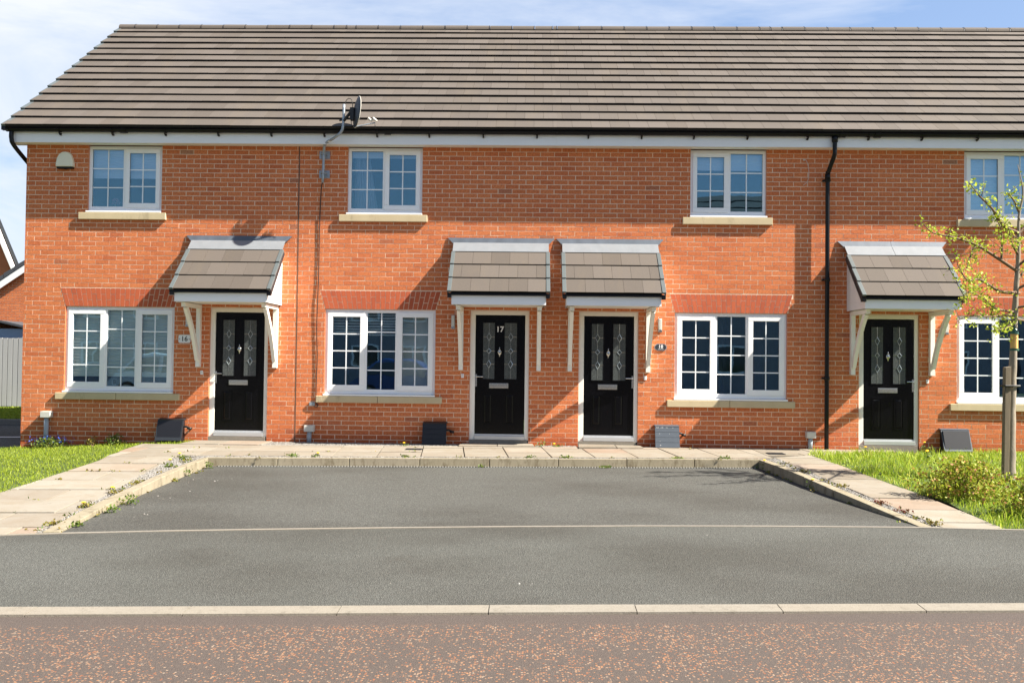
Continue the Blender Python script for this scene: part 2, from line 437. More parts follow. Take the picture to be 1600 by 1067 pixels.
# ------------------------------------------------------------------ mesh helper
class MB:
    def __init__(s):
        s.v = []; s.f = []; s.m = []
        s.mats = []
    def mi(s, mat):
        if mat not in s.mats: s.mats.append(mat)
        return s.mats.index(mat)
    def poly(s, pts, mat):
        n = len(s.v); s.v += [tuple(p) for p in pts]; s.f.append(tuple(range(n, n+len(pts)))); s.m.append(s.mi(mat)); return s
    def faces(s, pts, fs, mat):
        n = len(s.v); s.v += [tuple(p) for p in pts]; k = s.mi(mat)
        for f in fs: s.f.append(tuple(n+i for i in f)); s.m.append(k)
        return s
    def box(s, x0, x1, y0, y1, z0, z1, mat):
        p = [(x0, y0, z0), (x1, y0, z0), (x1, y1, z0), (x0, y1, z0), (x0, y0, z1), (x1, y0, z1), (x1, y1, z1), (x0, y1, z1)]
        return s.faces(p, [(0, 3, 2, 1), (4, 5, 6, 7), (0, 1, 5, 4), (1, 2, 6, 5), (2, 3, 7, 6), (3, 0, 4, 7)], mat)
    def hexa(s, bot, top, mat):
        return s.faces(list(bot)+list(top), [(3, 2, 1, 0), (4, 5, 6, 7), (0, 1, 5, 4), (1, 2, 6, 5), (2, 3, 7, 6), (3, 0, 4, 7)], mat)
    def prism(s, a, bb, mat):
        n = len(a)
        fs = [tuple(reversed(range(n))), tuple(range(n, 2*n))]+[(i, (i+1) % n, n+(i+1) % n, n+i) for i in range(n)]
        return s.faces(list(a)+list(bb), fs, mat)
    def frame(s, x0, x1, z0, z1, w, y0, y1, mat, wt=None, wb=None):
        wt = wt or w; wb = wb or w
        s.box(x0, x1, y0, y1, z1-wt, z1, mat); s.box(x0, x1, y0, y1, z0, z0+wb, mat)
        s.box(x0, x0+w, y0, y1, z0+wb, z1-wt, mat); s.box(x1-w, x1, y0, y1, z0+wb, z1-wt, mat); return s
    def tube(s, path, r, mat, n=10, cap=True):
        path = [Vector(p) for p in path]
        rs = r if isinstance(r, (list, tuple)) else [r]*len(path)
        base = len(s.v); k = s.mi(mat)
        up = Vector((0.13, 0.31, 1)).normalized()
        for i, p in enumerate(path):
            d = (path[min(i+1, len(path)-1)]-path[max(i-1, 0)]).normalized()
            if abs(d.dot(up)) > .97: up = Vector((1, .2, 0)).normalized()
            a = d.cross(up).normalized(); c2 = d.cross(a)
            up = -c2 if c2.dot(up) < 0 else c2
            for j in range(n):
                q = p+(a*math.cos(2*math.pi*j/n)+a.cross(d)*math.sin(2*math.pi*j/n))*rs[i]
                s.v.append(tuple(q))
        for i in range(len(path)-1):
            for j in range(n):
                s.f.append((base+i*n+j, base+i*n+(j+1) % n, base+(i+1)*n+(j+1) % n, base+(i+1)*n+j)); s.m.append(k)
        if cap:
            s.f.append(tuple(base+j for j in reversed(range(n)))); s.m.append(k)
            s.f.append(tuple(base+(len(path)-1)*n+j for j in range(n))); s.m.append(k)
        return s
    def build(s, name, parent=None, bevel=0, smooth=False):
        me = bpy.data.meshes.new(name)
        o = bpy.data.objects.new(name, me)
        COL.objects.link(o)
        org = Vector((0, 0, 0))
        if parent:
            r_ = parent
            while r_.parent: r_ = r_.parent
            org = Vector(r_.location) if r_.get('_pivot') else Vector((0, 0, 0))
            o.parent = parent
        else:
            a = np.array(s.v); org = Vector((float((a[:, 0].min()+a[:, 0].max())/2), float((a[:, 1].min()+a[:, 1].max())/2), float(a[:, 2].min())))
            o.location = org
            o['_pivot'] = 1
        vv = (np.array(s.v, dtype=float)-np.array(org)).tolist()
        me.from_pydata(vv, [], s.f)
        for m_ in s.mats: me.materials.append(M[m_])
        me.polygons.foreach_set('material_index', s.m)
        if smooth: me.polygons.foreach_set('use_smooth', [True]*len(s.f))
        me.update()
        if bevel:
            b_ = o.modifiers.new('bevel', 'BEVEL'); b_.width = bevel; b_.segments = 2; b_.limit_method = 'ANGLE'
        return o

def tag(o, label=None, cat=None, group=None, kind=None):
    if label: o['label'] = label
    if cat: o['category'] = cat
    if group: o['group'] = group
    if kind: o['kind'] = kind
    return o

def empty(name, loc, label, cat, group=None):
    o = bpy.data.objects.new(name, None); COL.objects.link(o); o.location = loc; o['_pivot'] = 1
    o.empty_display_size = .2
    return tag(o, label, cat, group)

def smooth_path(pts, k=4):
    P = [Vector(p) for p in pts]; P = [P[0]*2-P[1]]+P+[P[-1]*2-P[-2]]
    o = []
    for i in range(1, len(P)-2):
        for j in range(k):
            u = j/k; a, b_, c_, d = P[i-1:i+3]
            o.append(.5*((2*b_)+(c_-a)*u+(2*a-5*b_+4*c_-d)*u*u+(-a+3*b_-3*c_+d)*u**3))
    return o+[P[-2]]

# ------------------------------------------------------------------ ground heights
T53 = math.tan(R_(5.3))
def tt(x, y): return min(max(-((y+2.0)-T53*(x+.25))/4.25, 0), 1)
def zpath(x, y): return -.06-.16*tt(x, y)
def zlawn_l(x, y): return zpath(x, y)-.05*min(max(0, -5.3-x), 4)*(1-tt(x, y)*.6)-.006
def zlawn_r(x, y): return zpath(x, y)-.006
def zbay(x, y): return -.18-.04*tt(x, y)

LINE = [(-12, -8.6), (-8.5, -7.75), (-5.5, -7.16), (-4.41, -6.95), (-3.95, -6.83), (-3.19, -6.67), (-2.4, -6.53), (-1.3, -6.36), (-.16, -6.20), (1.02, -6.07), (2.21, -5.98), (3.61, -5.92), (4.38, -5.96), (5.6, -5.98), (8, -5.9), (12, -5.7)]
def yline(x):
    for (a, b_), (c_, d) in zip(LINE, LINE[1:]):
        if a <= x <= c_: return b_+(d-b_)*(x-a)/(c_-a)
    return LINE[0][1] if x < 0 else LINE[-1][1]
def kb(x): return -8.712+.0785*x          # rear edge of road kerb
def kf(x): return -8.855+.0785*x

# ground, road, footway ------------------------------------------------------
g = MB(); g.poly([(-400, -400, -.62), (400, -400, -.62), (400, 900, -.62), (-400, 900, -.62)], 'turf')
tag(g.build('ground'), kind='structure')
g = MB()
g.poly([(-40, kf(-40), -.262), (-40, -17+.0785*-40, -.262), (40, -17+.0785*40, -.262), (40, kf(40), -.262)], 'road')
tag(g.build('road'), kind='structure')
g = MB()
g.poly([(-40, -17.01+.0785*-40, -.25), (-40, -33, -.25), (40, -33, -.25), (40, -17.01+.0785*40, -.25)], 'bay')
tag(g.build('opposite_parking_court'), kind='structure')
g = MB()
xs = [a for a, _ in LINE]
for a, c_ in zip(xs, xs[1:]):
    g.poly([(a, kb(a), -.25), (c_, kb(c_), -.25), (c_, yline(c_)-.02, -.222), (a, yline(a)-.02, -.222)], 'footway')
tag(g.build('footway'), kind='structure')
# road kerb in 0.915 m lengths
g = MB(); L_ = .915
ang = math.atan(.0785); dx = math.cos(ang)*L_
x = -12.0 - .10
while x < 12:
    x1 = x+dx-.006; h = random.uniform(-.001, .001)
    g.hexa([(x1, kf(x1)+.004, -.33), (x1+.006, kf(x1)+.004, -.33), (x1+.006, kb(x1), -.33), (x1, kb(x1), -.33)], [(x1, kf(x1)+.004, -.262), (x1+.006, kf(x1)+.004, -.262), (x1+.006, kb(x1), -.256), (x1, kb(x1), -.256)], 'slot')
    g.hexa([(x, kf(x), -.33), (x1, kf(x1), -.33), (x1, kb(x1), -.33), (x, kb(x), -.33)], [(x, kf(x), -.247+h), (x1, kf(x1), -.247+h), (x1, kb(x1), -.240+h), (x, kb(x), -.240+h)], 'kerb')
    x += dx
o = g.build('road_kerb'); tag(o, kind='structure')
# flush concrete edging line between bay and footway
g = MB()
for (a, b_), (c_, d) in zip(LINE, LINE[1:]):
    g.hexa([(a, b_-.022, -.3), (c_, d-.022, -.3), (c_, d+.022, -.3), (a, b_+.022, -.3)], [(a, b_-.022, -.2155), (c_, d-.022, -.2155), (c_, d+.022, -.2155), (a, b_+.022, -.2155)], 'kerb')
tag(g.build('flush_edging_strip'), kind='structure')

# parking bay sheet, running under the raised edges
kxl = lambda y_: float(np.interp(-y_, [0, 2.4, 4.4, 5.9, 7.2], [-4.355, -4.355, -4.255, -4.15, -4.04]))
kxr = lambda y_: float(np.interp(-y_, [0, 1.7, 2.66, 4.09, 5.04, 5.95], [3.26, 3.26, 3.33, 3.43, 3.56, 3.69]))
g = MB(); N = 24
def bayp(u, v_):
    x_ = -4.3+u*7.6
    for _ in range(6):
        y0_ = yline(x_)+.02; y1_ = -1.97+T53*(x_+.25); y_ = y0_+(y1_-y0_)*v_
        x_ = kxl(y_)+(kxr(y_)-kxl(y_))*u
    return (x_, y_, zbay(x_, y_))
for i in range(N):
    for j in range(8):
        g.poly([bayp(i/N, j/8), bayp((i+1)/N, j/8), bayp((i+1)/N, (j+1)/8), bayp(i/N, (j+1)/8)], 'bay')
tag(g.build('parking_bay'), kind='structure')

# clipping helper for slabs
def clip(poly, region):
    outp = poly
    for i in range(len(region)):
        A = region[i]; B = region[(i+1) % len(region)]
        def side(p): return (B[0]-A[0])*(p[1]-A[1])-(B[1]-A[1])*(p[0]-A[0])
        inp = outp; outp = []
        for j in range(len(inp)):
            P, Q = inp[j], inp[(j+1) % len(inp)]
            sp_, sq = side(P), side(Q)
            if sp_ >= 0: outp.append(P)
            if (sp_ >= 0) != (sq >= 0):
                u = sp_/(sp_-sq); outp.append((P[0]+(Q[0]-P[0])*u, P[1]+(Q[1]-P[1])*u))
        if not outp: return []
    return outp

def area(p): return abs(sum(p[i][0]*p[(i+1) % len(p)][1]-p[(i+1) % len(p)][0]*p[i][1] for i in range(len(p))))/2

def slabs(mb, region, ux, uy, org, w_, d_, zf, stagger=.5, lift=0, th=.05, gap=.015, gapd=.015, wvar=None):
    n = 16
    for r in range(-n, n):
        off = (r % 2)*stagger*w_
        for c_ in range(-30, 30):
            a0, a1 = c_*w_+off+gap/2, (c_+1)*w_+off-gap/2
            b0, b1 = r*d_+gapd/2, (r+1)*d_-gapd/2
            q = [(org[0]+ux[0]*a+uy[0]*b_, org[1]+ux[1]*a+uy[1]*b_) for a, b_ in ((a0, b0), (a1, b0), (a1, b1), (a0, b1))]
            q = clip(q, region)
            if len(q) < 3 or area(q) < .004: continue
            h = lift+random.uniform(-.005, .003)
            mb.prism([(x_, y_, zf(x_, y_)-th) for x_, y_ in q], [(x_, y_, zf(x_, y_)+h) for x_, y_ in q], 'slab')

e1 = (math.cos(R_(5.3)), math.sin(R_(5.3))); e2 = (-e1[1], e1[0])
back_edge = [(-5.3, -.02), (-4.12, -.30), (-3.43, -.60), (-.88, -.52), (.41, -.39), (1.71, -.30), (2.94, -.13), (4.28, -.012)]
def strips(pts, front):
    # convex quads between a back polyline and a front line function
    return [[(a[0], front(a[0])), (b_[0], front(b_[0])), b_, a] for a, b_ in zip(pts, pts[1:])]
front_y = lambda x_: -1.60+.0655*(x_-1.3) if x_ > -3.1 else -2.03+.02*(x_+3.1)*-1
g = MB()
ffront = lambda x_: -1.82+.082*(x_+.25)-.0
# back path in one convex-ish run: split in strips but share slab grid -> clip to each half-plane set
reg_back = [(-5.0, ffront(-5.0)), (3.46, ffront(3.46)), (3.46, -.10), (2.94, -.14), (-.88, -.47), (-3.43, -.60), (-5.0, -.30)]
reg_back = [(-5.0, ffront(-5.0)), (3.46, ffront(3.46)), (3.46, -.06), (2.94, -.10), (-5.0, -.66)]
slabs(g, reg_back, e1, e2, (-1.52, -1.94), .61, .61, zpath, stagger=0, gapd=.022)
# link to the far door
slabs(g, [(3.47, -1.40), (4.10, -1.02), (6.6, -.62), (6.6, -.012), (3.47, -.012)], e1, e2, (3.47, -1.40), .61, .61, zpath)
# door steps of number 17 and 18, slightly raised, and strip at number 16
for a, b_ in ((-1.12, .06), (.74, 1.76)):
    slabs(g, [(a, -.50), (b_, -.36), (b_-.03, -.012), (a+.03, -.012)], (1, 0), (0, 1), (a, -.62), .6, .62, zpath, lift=.022)
slabs(g, [(-5.42, -.62), (-4.15, -.58), (-4.15, -.012), (-5.42, -.012)], (1, 0), (0, 1), (-5.42, -.62), .61, .61, zpath, lift=.004)
tag(g.build('paved_path', bevel=.003), kind='structure')
g = MB()
slabs(g, [(-5.50, -7.10), (-4.21, -6.90), (-4.50, -5.45), (-4.56, -4.24), (-4.80, -2.3), (-5.0, -1.0), (-5.0, -.63), (-5.42, -.63), (-5.85, -1.0), (-5.62, -2.82), (-5.52, -4.0)][::1] if False else [(-5.52, -7.12), (-4.20, -6.86), (-5.01, -.64), (-5.62, -.70)], (.995, .09), (-.09, .995), (-5.3, -.64), .90, .60, zpath, stagger=.38, gapd=.032)
slabs(g, [(-5.62, -.70), (-5.9, -.72), (-5.80, -1.6), (-5.565, -3.0)][::1][::-1] if False else [(-5.565, -3.0), (-5.617, -.705), (-5.95, -.70), (-5.85, -1.5)][::1], (.995, .09), (-.09, .995), (-5.3, -.64), .90, .60, zpath, stagger=.38, gapd=.032)
tag(g.build('left_garden_path', bevel=.003), kind='structure')
g = MB()
slabs(g, [(3.84, -5.93), (4.50, -5.93), (4.22, -.95), (3.47, -1.42), (3.60, -3.03)][:0] or [(3.86, -5.91), (4.42, -5.93), (4.40, -4.6), (4.12, -1.00), (3.48, -1.40)], (.999, .04), (-.04, .999), (3.50, -1.4), .80, .61, zpath, stagger=0, gapd=.034)
tag(g.build('right_garden_path', bevel=.003), kind='structure')
g = MB()
kxl = lambda y_: np.interp(-y_, [0, 2.4, 4.4, 5.9, 7.2], [-4.355, -4.355, -4.255, -4.15, -4.04])
kxr = lambda y_: np.interp(-y_, [0, 1.7, 2.66, 4.09, 5.04, 5.95], [3.26, 3.26, 3.33, 3.43, 3.56, 3.69])
for sd_, y0, y1 in ((0, -7.2, 0.), (1, -5.95, 0.)):
    for i in range(12):
        ya, yb = y0+(y1-y0)*i/12, y0+(y1-y0)*(i+1)/12
        P = [(-5.62, ya), (kxl(ya), ya), (kxl(yb), yb), (-5.62, yb)] if sd_ == 0 else [(kxr(ya), ya), (4.55, ya), (4.55, yb), (kxr(yb), yb)]
        g.poly([(float(a), b_, zpath(a, b_)-.046) for a, b_ in P], 'soil')
g.poly([(-4.36, -2.30, -.088), (3.3, -1.5, -.088), (3.3, -.0, -.088), (-4.36, -.0, -.088)], 'soil')
g.poly([(4.55, -1.2, -.090), (6.7, -1.2, -.090), (6.7, 0, -.090), (4.55, 0, -.090)], 'soil')
tag(g.build('soil_bed'), kind='structure')

# raised concrete edgings round the bay -------------------------------------
def edging(name, inner, outer, zt, zb, seg, mat='edging'):
    g = MB()
    # resample both polylines to equal counts
    def samp(P, n):
        d = [0]
        for a, b_ in zip(P, P[1:]): d.append(d[-1]+math.dist(a[:2], b_[:2]))
        o = []
        for i in range(n+1):
            s_ = d[-1]*i/n; k = 0
            while k < len(P)-2 and d[k+1] < s_: k += 1
            u = (s_-d[k])/(d[k+1]-d[k]); o.append((P[k][0]+(P[k+1][0]-P[k][0])*u, P[k][1]+(P[k+1][1]-P[k][1])*u))
        return o
    ln = sum(math.dist(a, b_) for a, b_ in zip(inner, inner[1:])); n = max(1, round(ln/seg))
    A, B = samp(inner, n), samp(outer, n)
    for i in range(n):
        u = .004/seg
        lp = lambda P, Q, s_: (P[0]+(Q[0]-P[0])*s_, P[1]+(Q[1]-P[1])*s_)
        a0, a1, b0, b1 = lp(A[i], A[i+1], u), lp(A[i], A[i+1], 1-u), lp(B[i], B[i+1], u), lp(B[i], B[i+1], 1-u)
        f0, f1 = i/n, (i+1)/n
        h = random.uniform(-.003, .003)
        g.hexa([(*a0, -.35), (*a1, -.35), (*b1, -.35), (*b0, -.35)], [(*a0, zt(f0)+h), (*a1, zt(f1)+h), (*b1, zt(f1)+h), (*b0, zt(f0)+h)], mat)
    return tag(g.build(name, bevel=.006), kind='structure')
kback_i = [(-4.36, -2.40), (-2.33, -2.19), (-.25, -2.01), (3.24, -1.69)]
kback_o = [(-4.36, -2.33), (-2.33, -2.12), (-.25, -1.94), (3.24, -1.62)]
edging('bay_rear_kerb', kback_i, kback_o, lambda f: -.064, None, .915)
edging('bay_left_kerb', [(-4.31, -2.42), (-4.20, -4.4), (-4.08, -5.9), (-3.98, -6.82)], [(-4.40, -2.36), (-4.31, -4.4), (-4.22, -5.9), (-4.12, -6.84)], lambda f: -.066-.004*f-.135*max(0, (f-.15)/.85)**1.3, None, .915)
edging('bay_right_kerb', [(3.20, -1.72), (3.27, -2.66), (3.37, -4.09), (3.50, -5.04), (3.63, -5.90)], [(3.31, -1.62), (3.38, -2.66), (3.49, -4.09), (3.61, -5.04), (3.75, -5.90)], lambda f: -.066-.02*f-.125*max(0, (f-.25)/.75)**1.5, None, .915)
# slot drain along the rear kerb
g = MB(); n = 190
for i in range(n):
    u = i/n; x_ = -4.2+u*7.35; y_ = -2.40+(x_+4.36)*.0935
    if x_ > -4.3: y_ = np.interp(x_, [p_[0] for p_ in kback_i], [p_[1] for p_ in kback_i])-.022
    g.box(x_, x_+.024, y_-.012, y_+.012, -.19, -.1745, 'slot'); 
    g.box(x_+.024, x_+.0385, y_-.012, y_+.012, -.19, -.1725, 'slotpale')
tag(g.build('slot_drain'), kind='structure')

# gravel --------------------------------------------------------------------
def gravel(name, regions, dens, zf, size=(.008, .018)):
    g = MB()
    for reg in regions:
        xs_ = [p_[0] for p_ in reg]; ys_ = [p_[1] for p_ in reg]
        n = int(area(reg)*dens); c_ = 0; tries = 0
        while c_ < n and tries < n*30:
            tries += 1
            x_, y_ = random.uniform(min(xs_), max(xs_)), random.uniform(min(ys_), max(ys_))
            ins = False; j = len(reg)-1
            for i in range(len(reg)):
                if (reg[i][1] > y_) != (reg[j][1] > y_) and x_ < (reg[j][0]-reg[i][0])*(y_-reg[i][1])/(reg[j][1]-reg[i][1])+reg[i][0]: ins = not ins
                j = i
            if not ins: continue
            c_ += 1
            s_ = random.uniform(*size); a = random.uniform(0, 6.28)
            P = [(x_+s_*math.cos(a+k*1.5708+random.uniform(-.3, .3)), y_+s_*math.sin(a+k*1.5708)*.8, zf(x_, y_)+random.uniform(-.002, .004)) for k in range(4)]
            g.faces(P+[(x_, y_, zf(x_, y_)+s_*random.uniform(.5, 1)), ], [(0, 1, 4), (1, 2, 4), (2, 3, 4), (3, 0, 4)], 'gravel')
    return tag(g.build(name), None, None, kind='stuff')
zg = lambda x_, y_: zpath(x_, y_)-.014
o = gravel('gravel', [
    [(-4.7, ffront(-4.7)-.01), (3.4, ffront(3.4)-.01), (3.3, -1.61), (-.25, -1.93), (-2.33, -2.11), (-4.5, -2.32)],
    [(-4.4, -.02), (-1.15, -.02), (-1.15, -.38), (-4.2, -.60)],
    [(.08, -.02), (.72, -.02), (.72, -.30), (.08, -.36)], [(1.78, -.02), (3.0, -.02), (2.9, -.10), (1.78, -.22)],
    [(-4.36, -2.4), (-4.30, -4.4), (-4.21, -5.9), (-4.11, -6.9), (-4.25, -6.9), (-4.45, -5.4), (-4.60, -4.2), (-4.80, -2.4)],
    [(3.32, -1.65), (3.50, -1.40), (3.65, -3.0), (3.78, -4.4), (3.86, -5.9), (3.76, -5.9), (3.62, -5.0), (3.50, -4.1), (3.39, -2.6)],
], 4600, zg)
tag(o, 'pale gravel chippings filling the strips beside the slabs and kerbs', 'gravel')

# ------------------------------------------------------------------ lawns
def inside(reg, x_, y_):
    ins = np.zeros(len(x_), bool); j = len(reg)-1
    for i in range(len(reg)):
        xi, yi = reg[i]; xj, yj = reg[j]
        if yi != yj:
            c_ = ((yi > y_) != (yj > y_)) & (x_ < (xj-xi)*(y_-yi)/(yj-yi)+xi); ins ^= c_
        j = i
    return ins
def lawn(name, reg, zf, n, hmin, hmax, width, mat, label, patchy=.5):
    xs_ = [p_[0] for p_ in reg]; ys_ = [p_[1] for p_ in reg]
    x_ = rng.uniform(min(xs_), max(xs_), n*3); y_ = rng.uniform(min(ys_), max(ys_), n*3)
    k = inside(reg, x_, y_); x_, y_ = x_[k][:n], y_[k][:n]; n = len(x_)
    z_ = np.array([zf(a, b_) for a, b_ in zip(x_, y_)])-.005
    pn = .5+.5*np.sin(x_*3.1+1.3*np.sin(y_*2.3))*np.sin(y_*4.3+1.7*np.sin(x_*1.9))
    h = (hmin+(hmax-hmin)*rng.random(n)**1.5)*(1-patchy+patchy*2*pn*rng.random(n))
    a = rng.uniform(0, 2*np.pi, n); wd = width*rng.uniform(.6, 1.3, n); ln = rng.uniform(.2, 1.0, n)*h; la = rng.uniform(0, 2*np.pi, n)
    dxs, dys = np.cos(a)*wd/2, np.sin(a)*wd/2
    V = np.zeros((n, 5, 3))
    V[:, 0] = np.stack([x_-dxs, y_-dys, z_], 1); V[:, 1] = np.stack([x_+dxs, y_+dys, z_], 1)
    mx_, my_ = x_+np.cos(la)*ln*.3, y_+np.sin(la)*ln*.3
    V[:, 2] = np.stack([mx_+dxs*.8, my_+dys*.8, z_+h*.6], 1); V[:, 3] = np.stack([mx_-dxs*.8, my_-dys*.8, z_+h*.6], 1)
    V[:, 4] = np.stack([x_+np.cos(la)*ln, y_+np.sin(la)*ln, z_+h], 1)
    me = bpy.data.meshes.new(name)
    me.vertices.add(n*5); me.vertices.foreach_set('co', V.reshape(-1))
    idx = np.arange(n)[:, None]*5
    lp = np.concatenate([idx+np.array([[0, 1, 2, 3]]), idx+np.array([[3, 2, 4]])], 1).reshape(-1)
    me.loops.add(n*7); me.loops.foreach_set('vertex_index', lp)
    me.polygons.add(n*2)
    st = np.stack([np.arange(n)*7, np.arange(n)*7+4], 1).reshape(-1)
    me.polygons.foreach_set('loop_start', st)
    me.update(calc_edges=True); me.validate()
    me.materials.append(M[mat])
    o = bpy.data.objects.new(name, me); COL.objects.link(o)
    return tag(o, label, 'grass', kind='stuff')

LL = [(-12, -8.5), (-8.5, -7.7), (-5.53, -7.10), (-5.50, -5.0), (-5.53, -3.9), (-5.60, -2.8), (-5.88, -1.3), (-5.98, -.72), (-5.32, -.45), (-5.36, -.03), (-8.75, -.03), (-12, -2.2)]
LR = [(3.9, -5.9), (12, -5.68), (12, -.02), (6.6, -.02), (6.4, -.35), (5.4, -.34), (4.35, -.52), (4.10, -.98), (4.22, -2.85), (4.42, -4.07), (4.50, -4.64), (4.42, -5.38), (4.37, -5.93)]
LR = LR[1:]
def lawn_base(name, reg, zf):
    g = MB(); xs_ = [p_[0] for p_ in reg]; ys_ = [p_[1] for p_ in reg]
    bm = bmesh.new()
    vs = [bm.verts.new((x_, y_, zf(x_, y_)-.012)) for x_, y_ in reg]
    f = bm.faces.new(vs); bmesh.ops.triangulate(bm, faces=[f])
    bmesh.ops.subdivide_edges(bm, edges=bm.edges[:], cuts=5, use_grid_fill=True)
    for v_ in bm.verts: v_.co.z = zf(v_.co.x, v_.co.y)-.012
    me = bpy.data.meshes.new(name); bm.to_mesh(me); bm.free(); me.materials.append(M['turf'])
    o = bpy.data.objects.new(name, me); COL.objects.link(o); return tag(o, kind='structure')
lawn_base('left_lawn_soil', LL, zlawn_l)
lawn_base('right_lawn_soil', LR, zlawn_r)
lawn('grass', LL, zlawn_l, 75000, .02, .05, .006, 'grass_left', 'short mown grass of the left front garden', .3)
lawn('grass', LR, zlawn_r, 62000, .04, .125, .008, 'grass', 'long unmown grass under the young tree on the right', .75)

# ------------------------------------------------------------------ walls
ZT = 2.085
def brickwork(mb, x0, x1, z0, z1, holes, archs, y=0.0, soft=(False, False)):
    # backing of mortar, cell by cell
    Xs = sorted({x0, x1}|{h[0] for h in holes if x0 < h[0] < x1}|{h[1] for h in holes if x0 < h[1] < x1})
    Zs = sorted({z0, z1}|{h[2] for h in holes if z0 < h[2] < z1}|{h[3] for h in holes if z0 < h[3] < z1})
    for a, b_ in zip(Xs, Xs[1:]):
        for c_, d in zip(Zs, Zs[1:]):
            cx, cz = (a+b_)/2, (c_+d)/2
            if any(h[0] < cx < h[1] and h[2] < cz < h[3] for h in holes): continue
            mb.poly([(a, y+.0022, c_), (b_, y+.0022, c_), (b_, y+.0022, d), (a, y+.0022, d)], 'mortar')
    for h in holes:
        a, b_, c_, d = h[:4]
        if len(h) > 4: continue
        mb.poly([(a, y+.0022, c_), (a, y+.0022, d), (a, y+.13, d), (a, y+.13, c_)], 'brick')
        mb.poly([(b_, y+.0022, d), (b_, y+.0022, c_), (b_, y+.13, c_), (b_, y+.13, d)], 'brick')
        mb.poly([(a, y+.0022, d), (b_, y+.0022, d), (b_, y+.13, d), (a, y+.13, d)], 'brick')
    n0 = math.floor((z0-ZT)/.075); n1 = math.ceil((z1-ZT)/.075)
    for n in range(n0, n1):
        za, zb_ = ZT+n*.075+.005, ZT+(n+1)*.075-.005
        za2, zb2 = max(za, z0), min(zb_, z1)
        if zb2-za2 < .012: continue
        rr_ = random.Random(n*7919+13)
        off = (n % 2)*.1125+rr_.uniform(-.006, .006)
        iv = [(x0-(.2 if soft[0] else 0), x1+(.2 if soft[1] else 0))]
        zc = (za2+zb2)/2
        cuts = []
        for h in holes:
            ov = min(h[3], zb2)-max(h[2], za2)
            if ov > .35*(zb2-za2): cuts.append((h[0], h[1]))
        for (xl, xr, zl, zh, sp) in archs:
            if zl < zc < zh:
                e = sp*(zc-zl)/(zh-zl); cuts.append((xl-e-.006, xr+e+.006))
        for ca, cb in cuts:
            nv = []
            for a, b_ in iv:
                if cb <= a or ca >= b_: nv.append((a, b_)); continue
                if ca > a: nv.append((a, ca))
                if cb < b_: nv.append((cb, b_))
            iv = nv
        for a, b_ in iv:
            k = math.floor((a-off)/.225)
            xx = k*.225+off
            while xx < b_:
                p0, p1 = max(xx+.005, a+.002), min(xx+.22+random.uniform(-.003, .002), b_-.002)
                mid = xx+.1125
                if p1-p0 > .005 and not (soft[0] and mid < x0) and not (soft[1] and mid >= x1):
                    d1, d2, d3 = random.uniform(-.0007, .0007), random.uniform(-.0004, .0004), random.uniform(-.0004, .0004)
                    zz0, zz1 = za2+random.uniform(-.0015, .0015), zb2+random.uniform(-.0015, .0015)
                    yf = y+d1
                    P = [(p0, yf, zz0), (p1, yf+d2, zz0), (p1, yf+d2+d3, zz1), (p0, yf+d3, zz1), (p0, y+.004, zz0-.001), (p1, y+.004, zz0-.001), (p1, y+.004, zz1+.001), (p0, y+.004, zz1+.001)]
                    mb.faces(P, [(0, 1, 2, 3), (4, 5, 1, 0), (5, 6, 2, 1), (6, 7, 3, 2), (7, 4, 0, 3)], 'brick')
                xx += .225

def arch(parent, xl, xr, zl, zh, sp, y=-.0015):
    g = MB(); n = round((xr-xl)/.0745)
    g.poly([(xl-.006, y+.0035, zl), (xr+.006, y+.0035, zl), (xr+sp+.006, y+.0035, zh), (xl-sp-.006, y+.0035, zh)], 'mortar')
    for i in range(n):
        def X_(k, z_):
            u = (z_-zl)/(zh-zl); a = xl-sp*u; b_ = xr+sp*u; return a+(b_-a)*k/n
        h = zh-zl; cut = zl+h*(.36 if i % 2 else .66)
        for c_, d in ((zl+.002, cut-.005), (cut+.005, zh-.004)):
            j = .0048; dd = random.uniform(-.001, .001)
            P = [(X_(i, c_)+j, y+dd, c_), (X_(i+1, c_)-j, y+dd, c_), (X_(i+1, d)-j, y+dd, d), (X_(i, d)+j, y+dd, d)]
            Q = [(a, y+.004, b_) for a, _, b_ in P]
            g.faces(P+Q, [(0, 1, 2, 3), (4, 5, 1, 0), (5, 6, 2, 1), (6, 7, 3, 2), (7, 4, 0, 3)], 'arch')
    o = g.build('brick_arch', parent); return o

YF = .03      # window frame face
def light(win, x0, x1, z0, z1, cols, rows, yg):
    g = MB(); g.box(x0, x1, yg, yg+.006, z0, z1, 'glass'); g.build('glass_pane', win)
    g = MB(); bw = .018
    for i in range(1, cols): c_ = x0+(x1-x0)*i/cols; g.box(c_-bw/2, c_+bw/2, yg-.0035, yg-.0008, z0, z1, 'bars')
    for i in range(1, rows):
        c_ = z0+(z1-z0)*i/rows
        for k in range(cols):
            a = x0+(x1-x0)*k/cols+(bw/2 if k else 0); b_ = x0+(x1-x0)*(k+1)/cols-(bw/2 if k < cols-1 else 0)
            g.box(a, b_, yg-.0035, yg-.0008, c_-bw/2, c_+bw/2, 'bars')
    g.build('glazing_bars', win)
    # black gasket round the pane
    g = MB(); g.frame(x0-.004, x1+.004, z0-.004, z1+.004, .006, yg-.006, yg-.001, 'black_pvc'); g.build('gasket', win)
def member(win, name, x0, x1, z0, z1, y0, y1, bev=.005):
    g = MB(); g.box(x0, x1, y0, y1, z0, z1, 'upvc'); return g.build(name, win, bevel=bev)

def sash(win, x0, x1, z0, z1, fw, cols, rows, fb=None):
    g = MB(); g.frame(x0, x1, z0, z1, fw, YF-.014, YF+.03, 'upvc', wb=fb or fw); g.build('sash', win, bevel=.006)
    light(win, x0+fw, x1-fw, z0+(fb or fw), z1-fw, cols, rows, YF+.006)

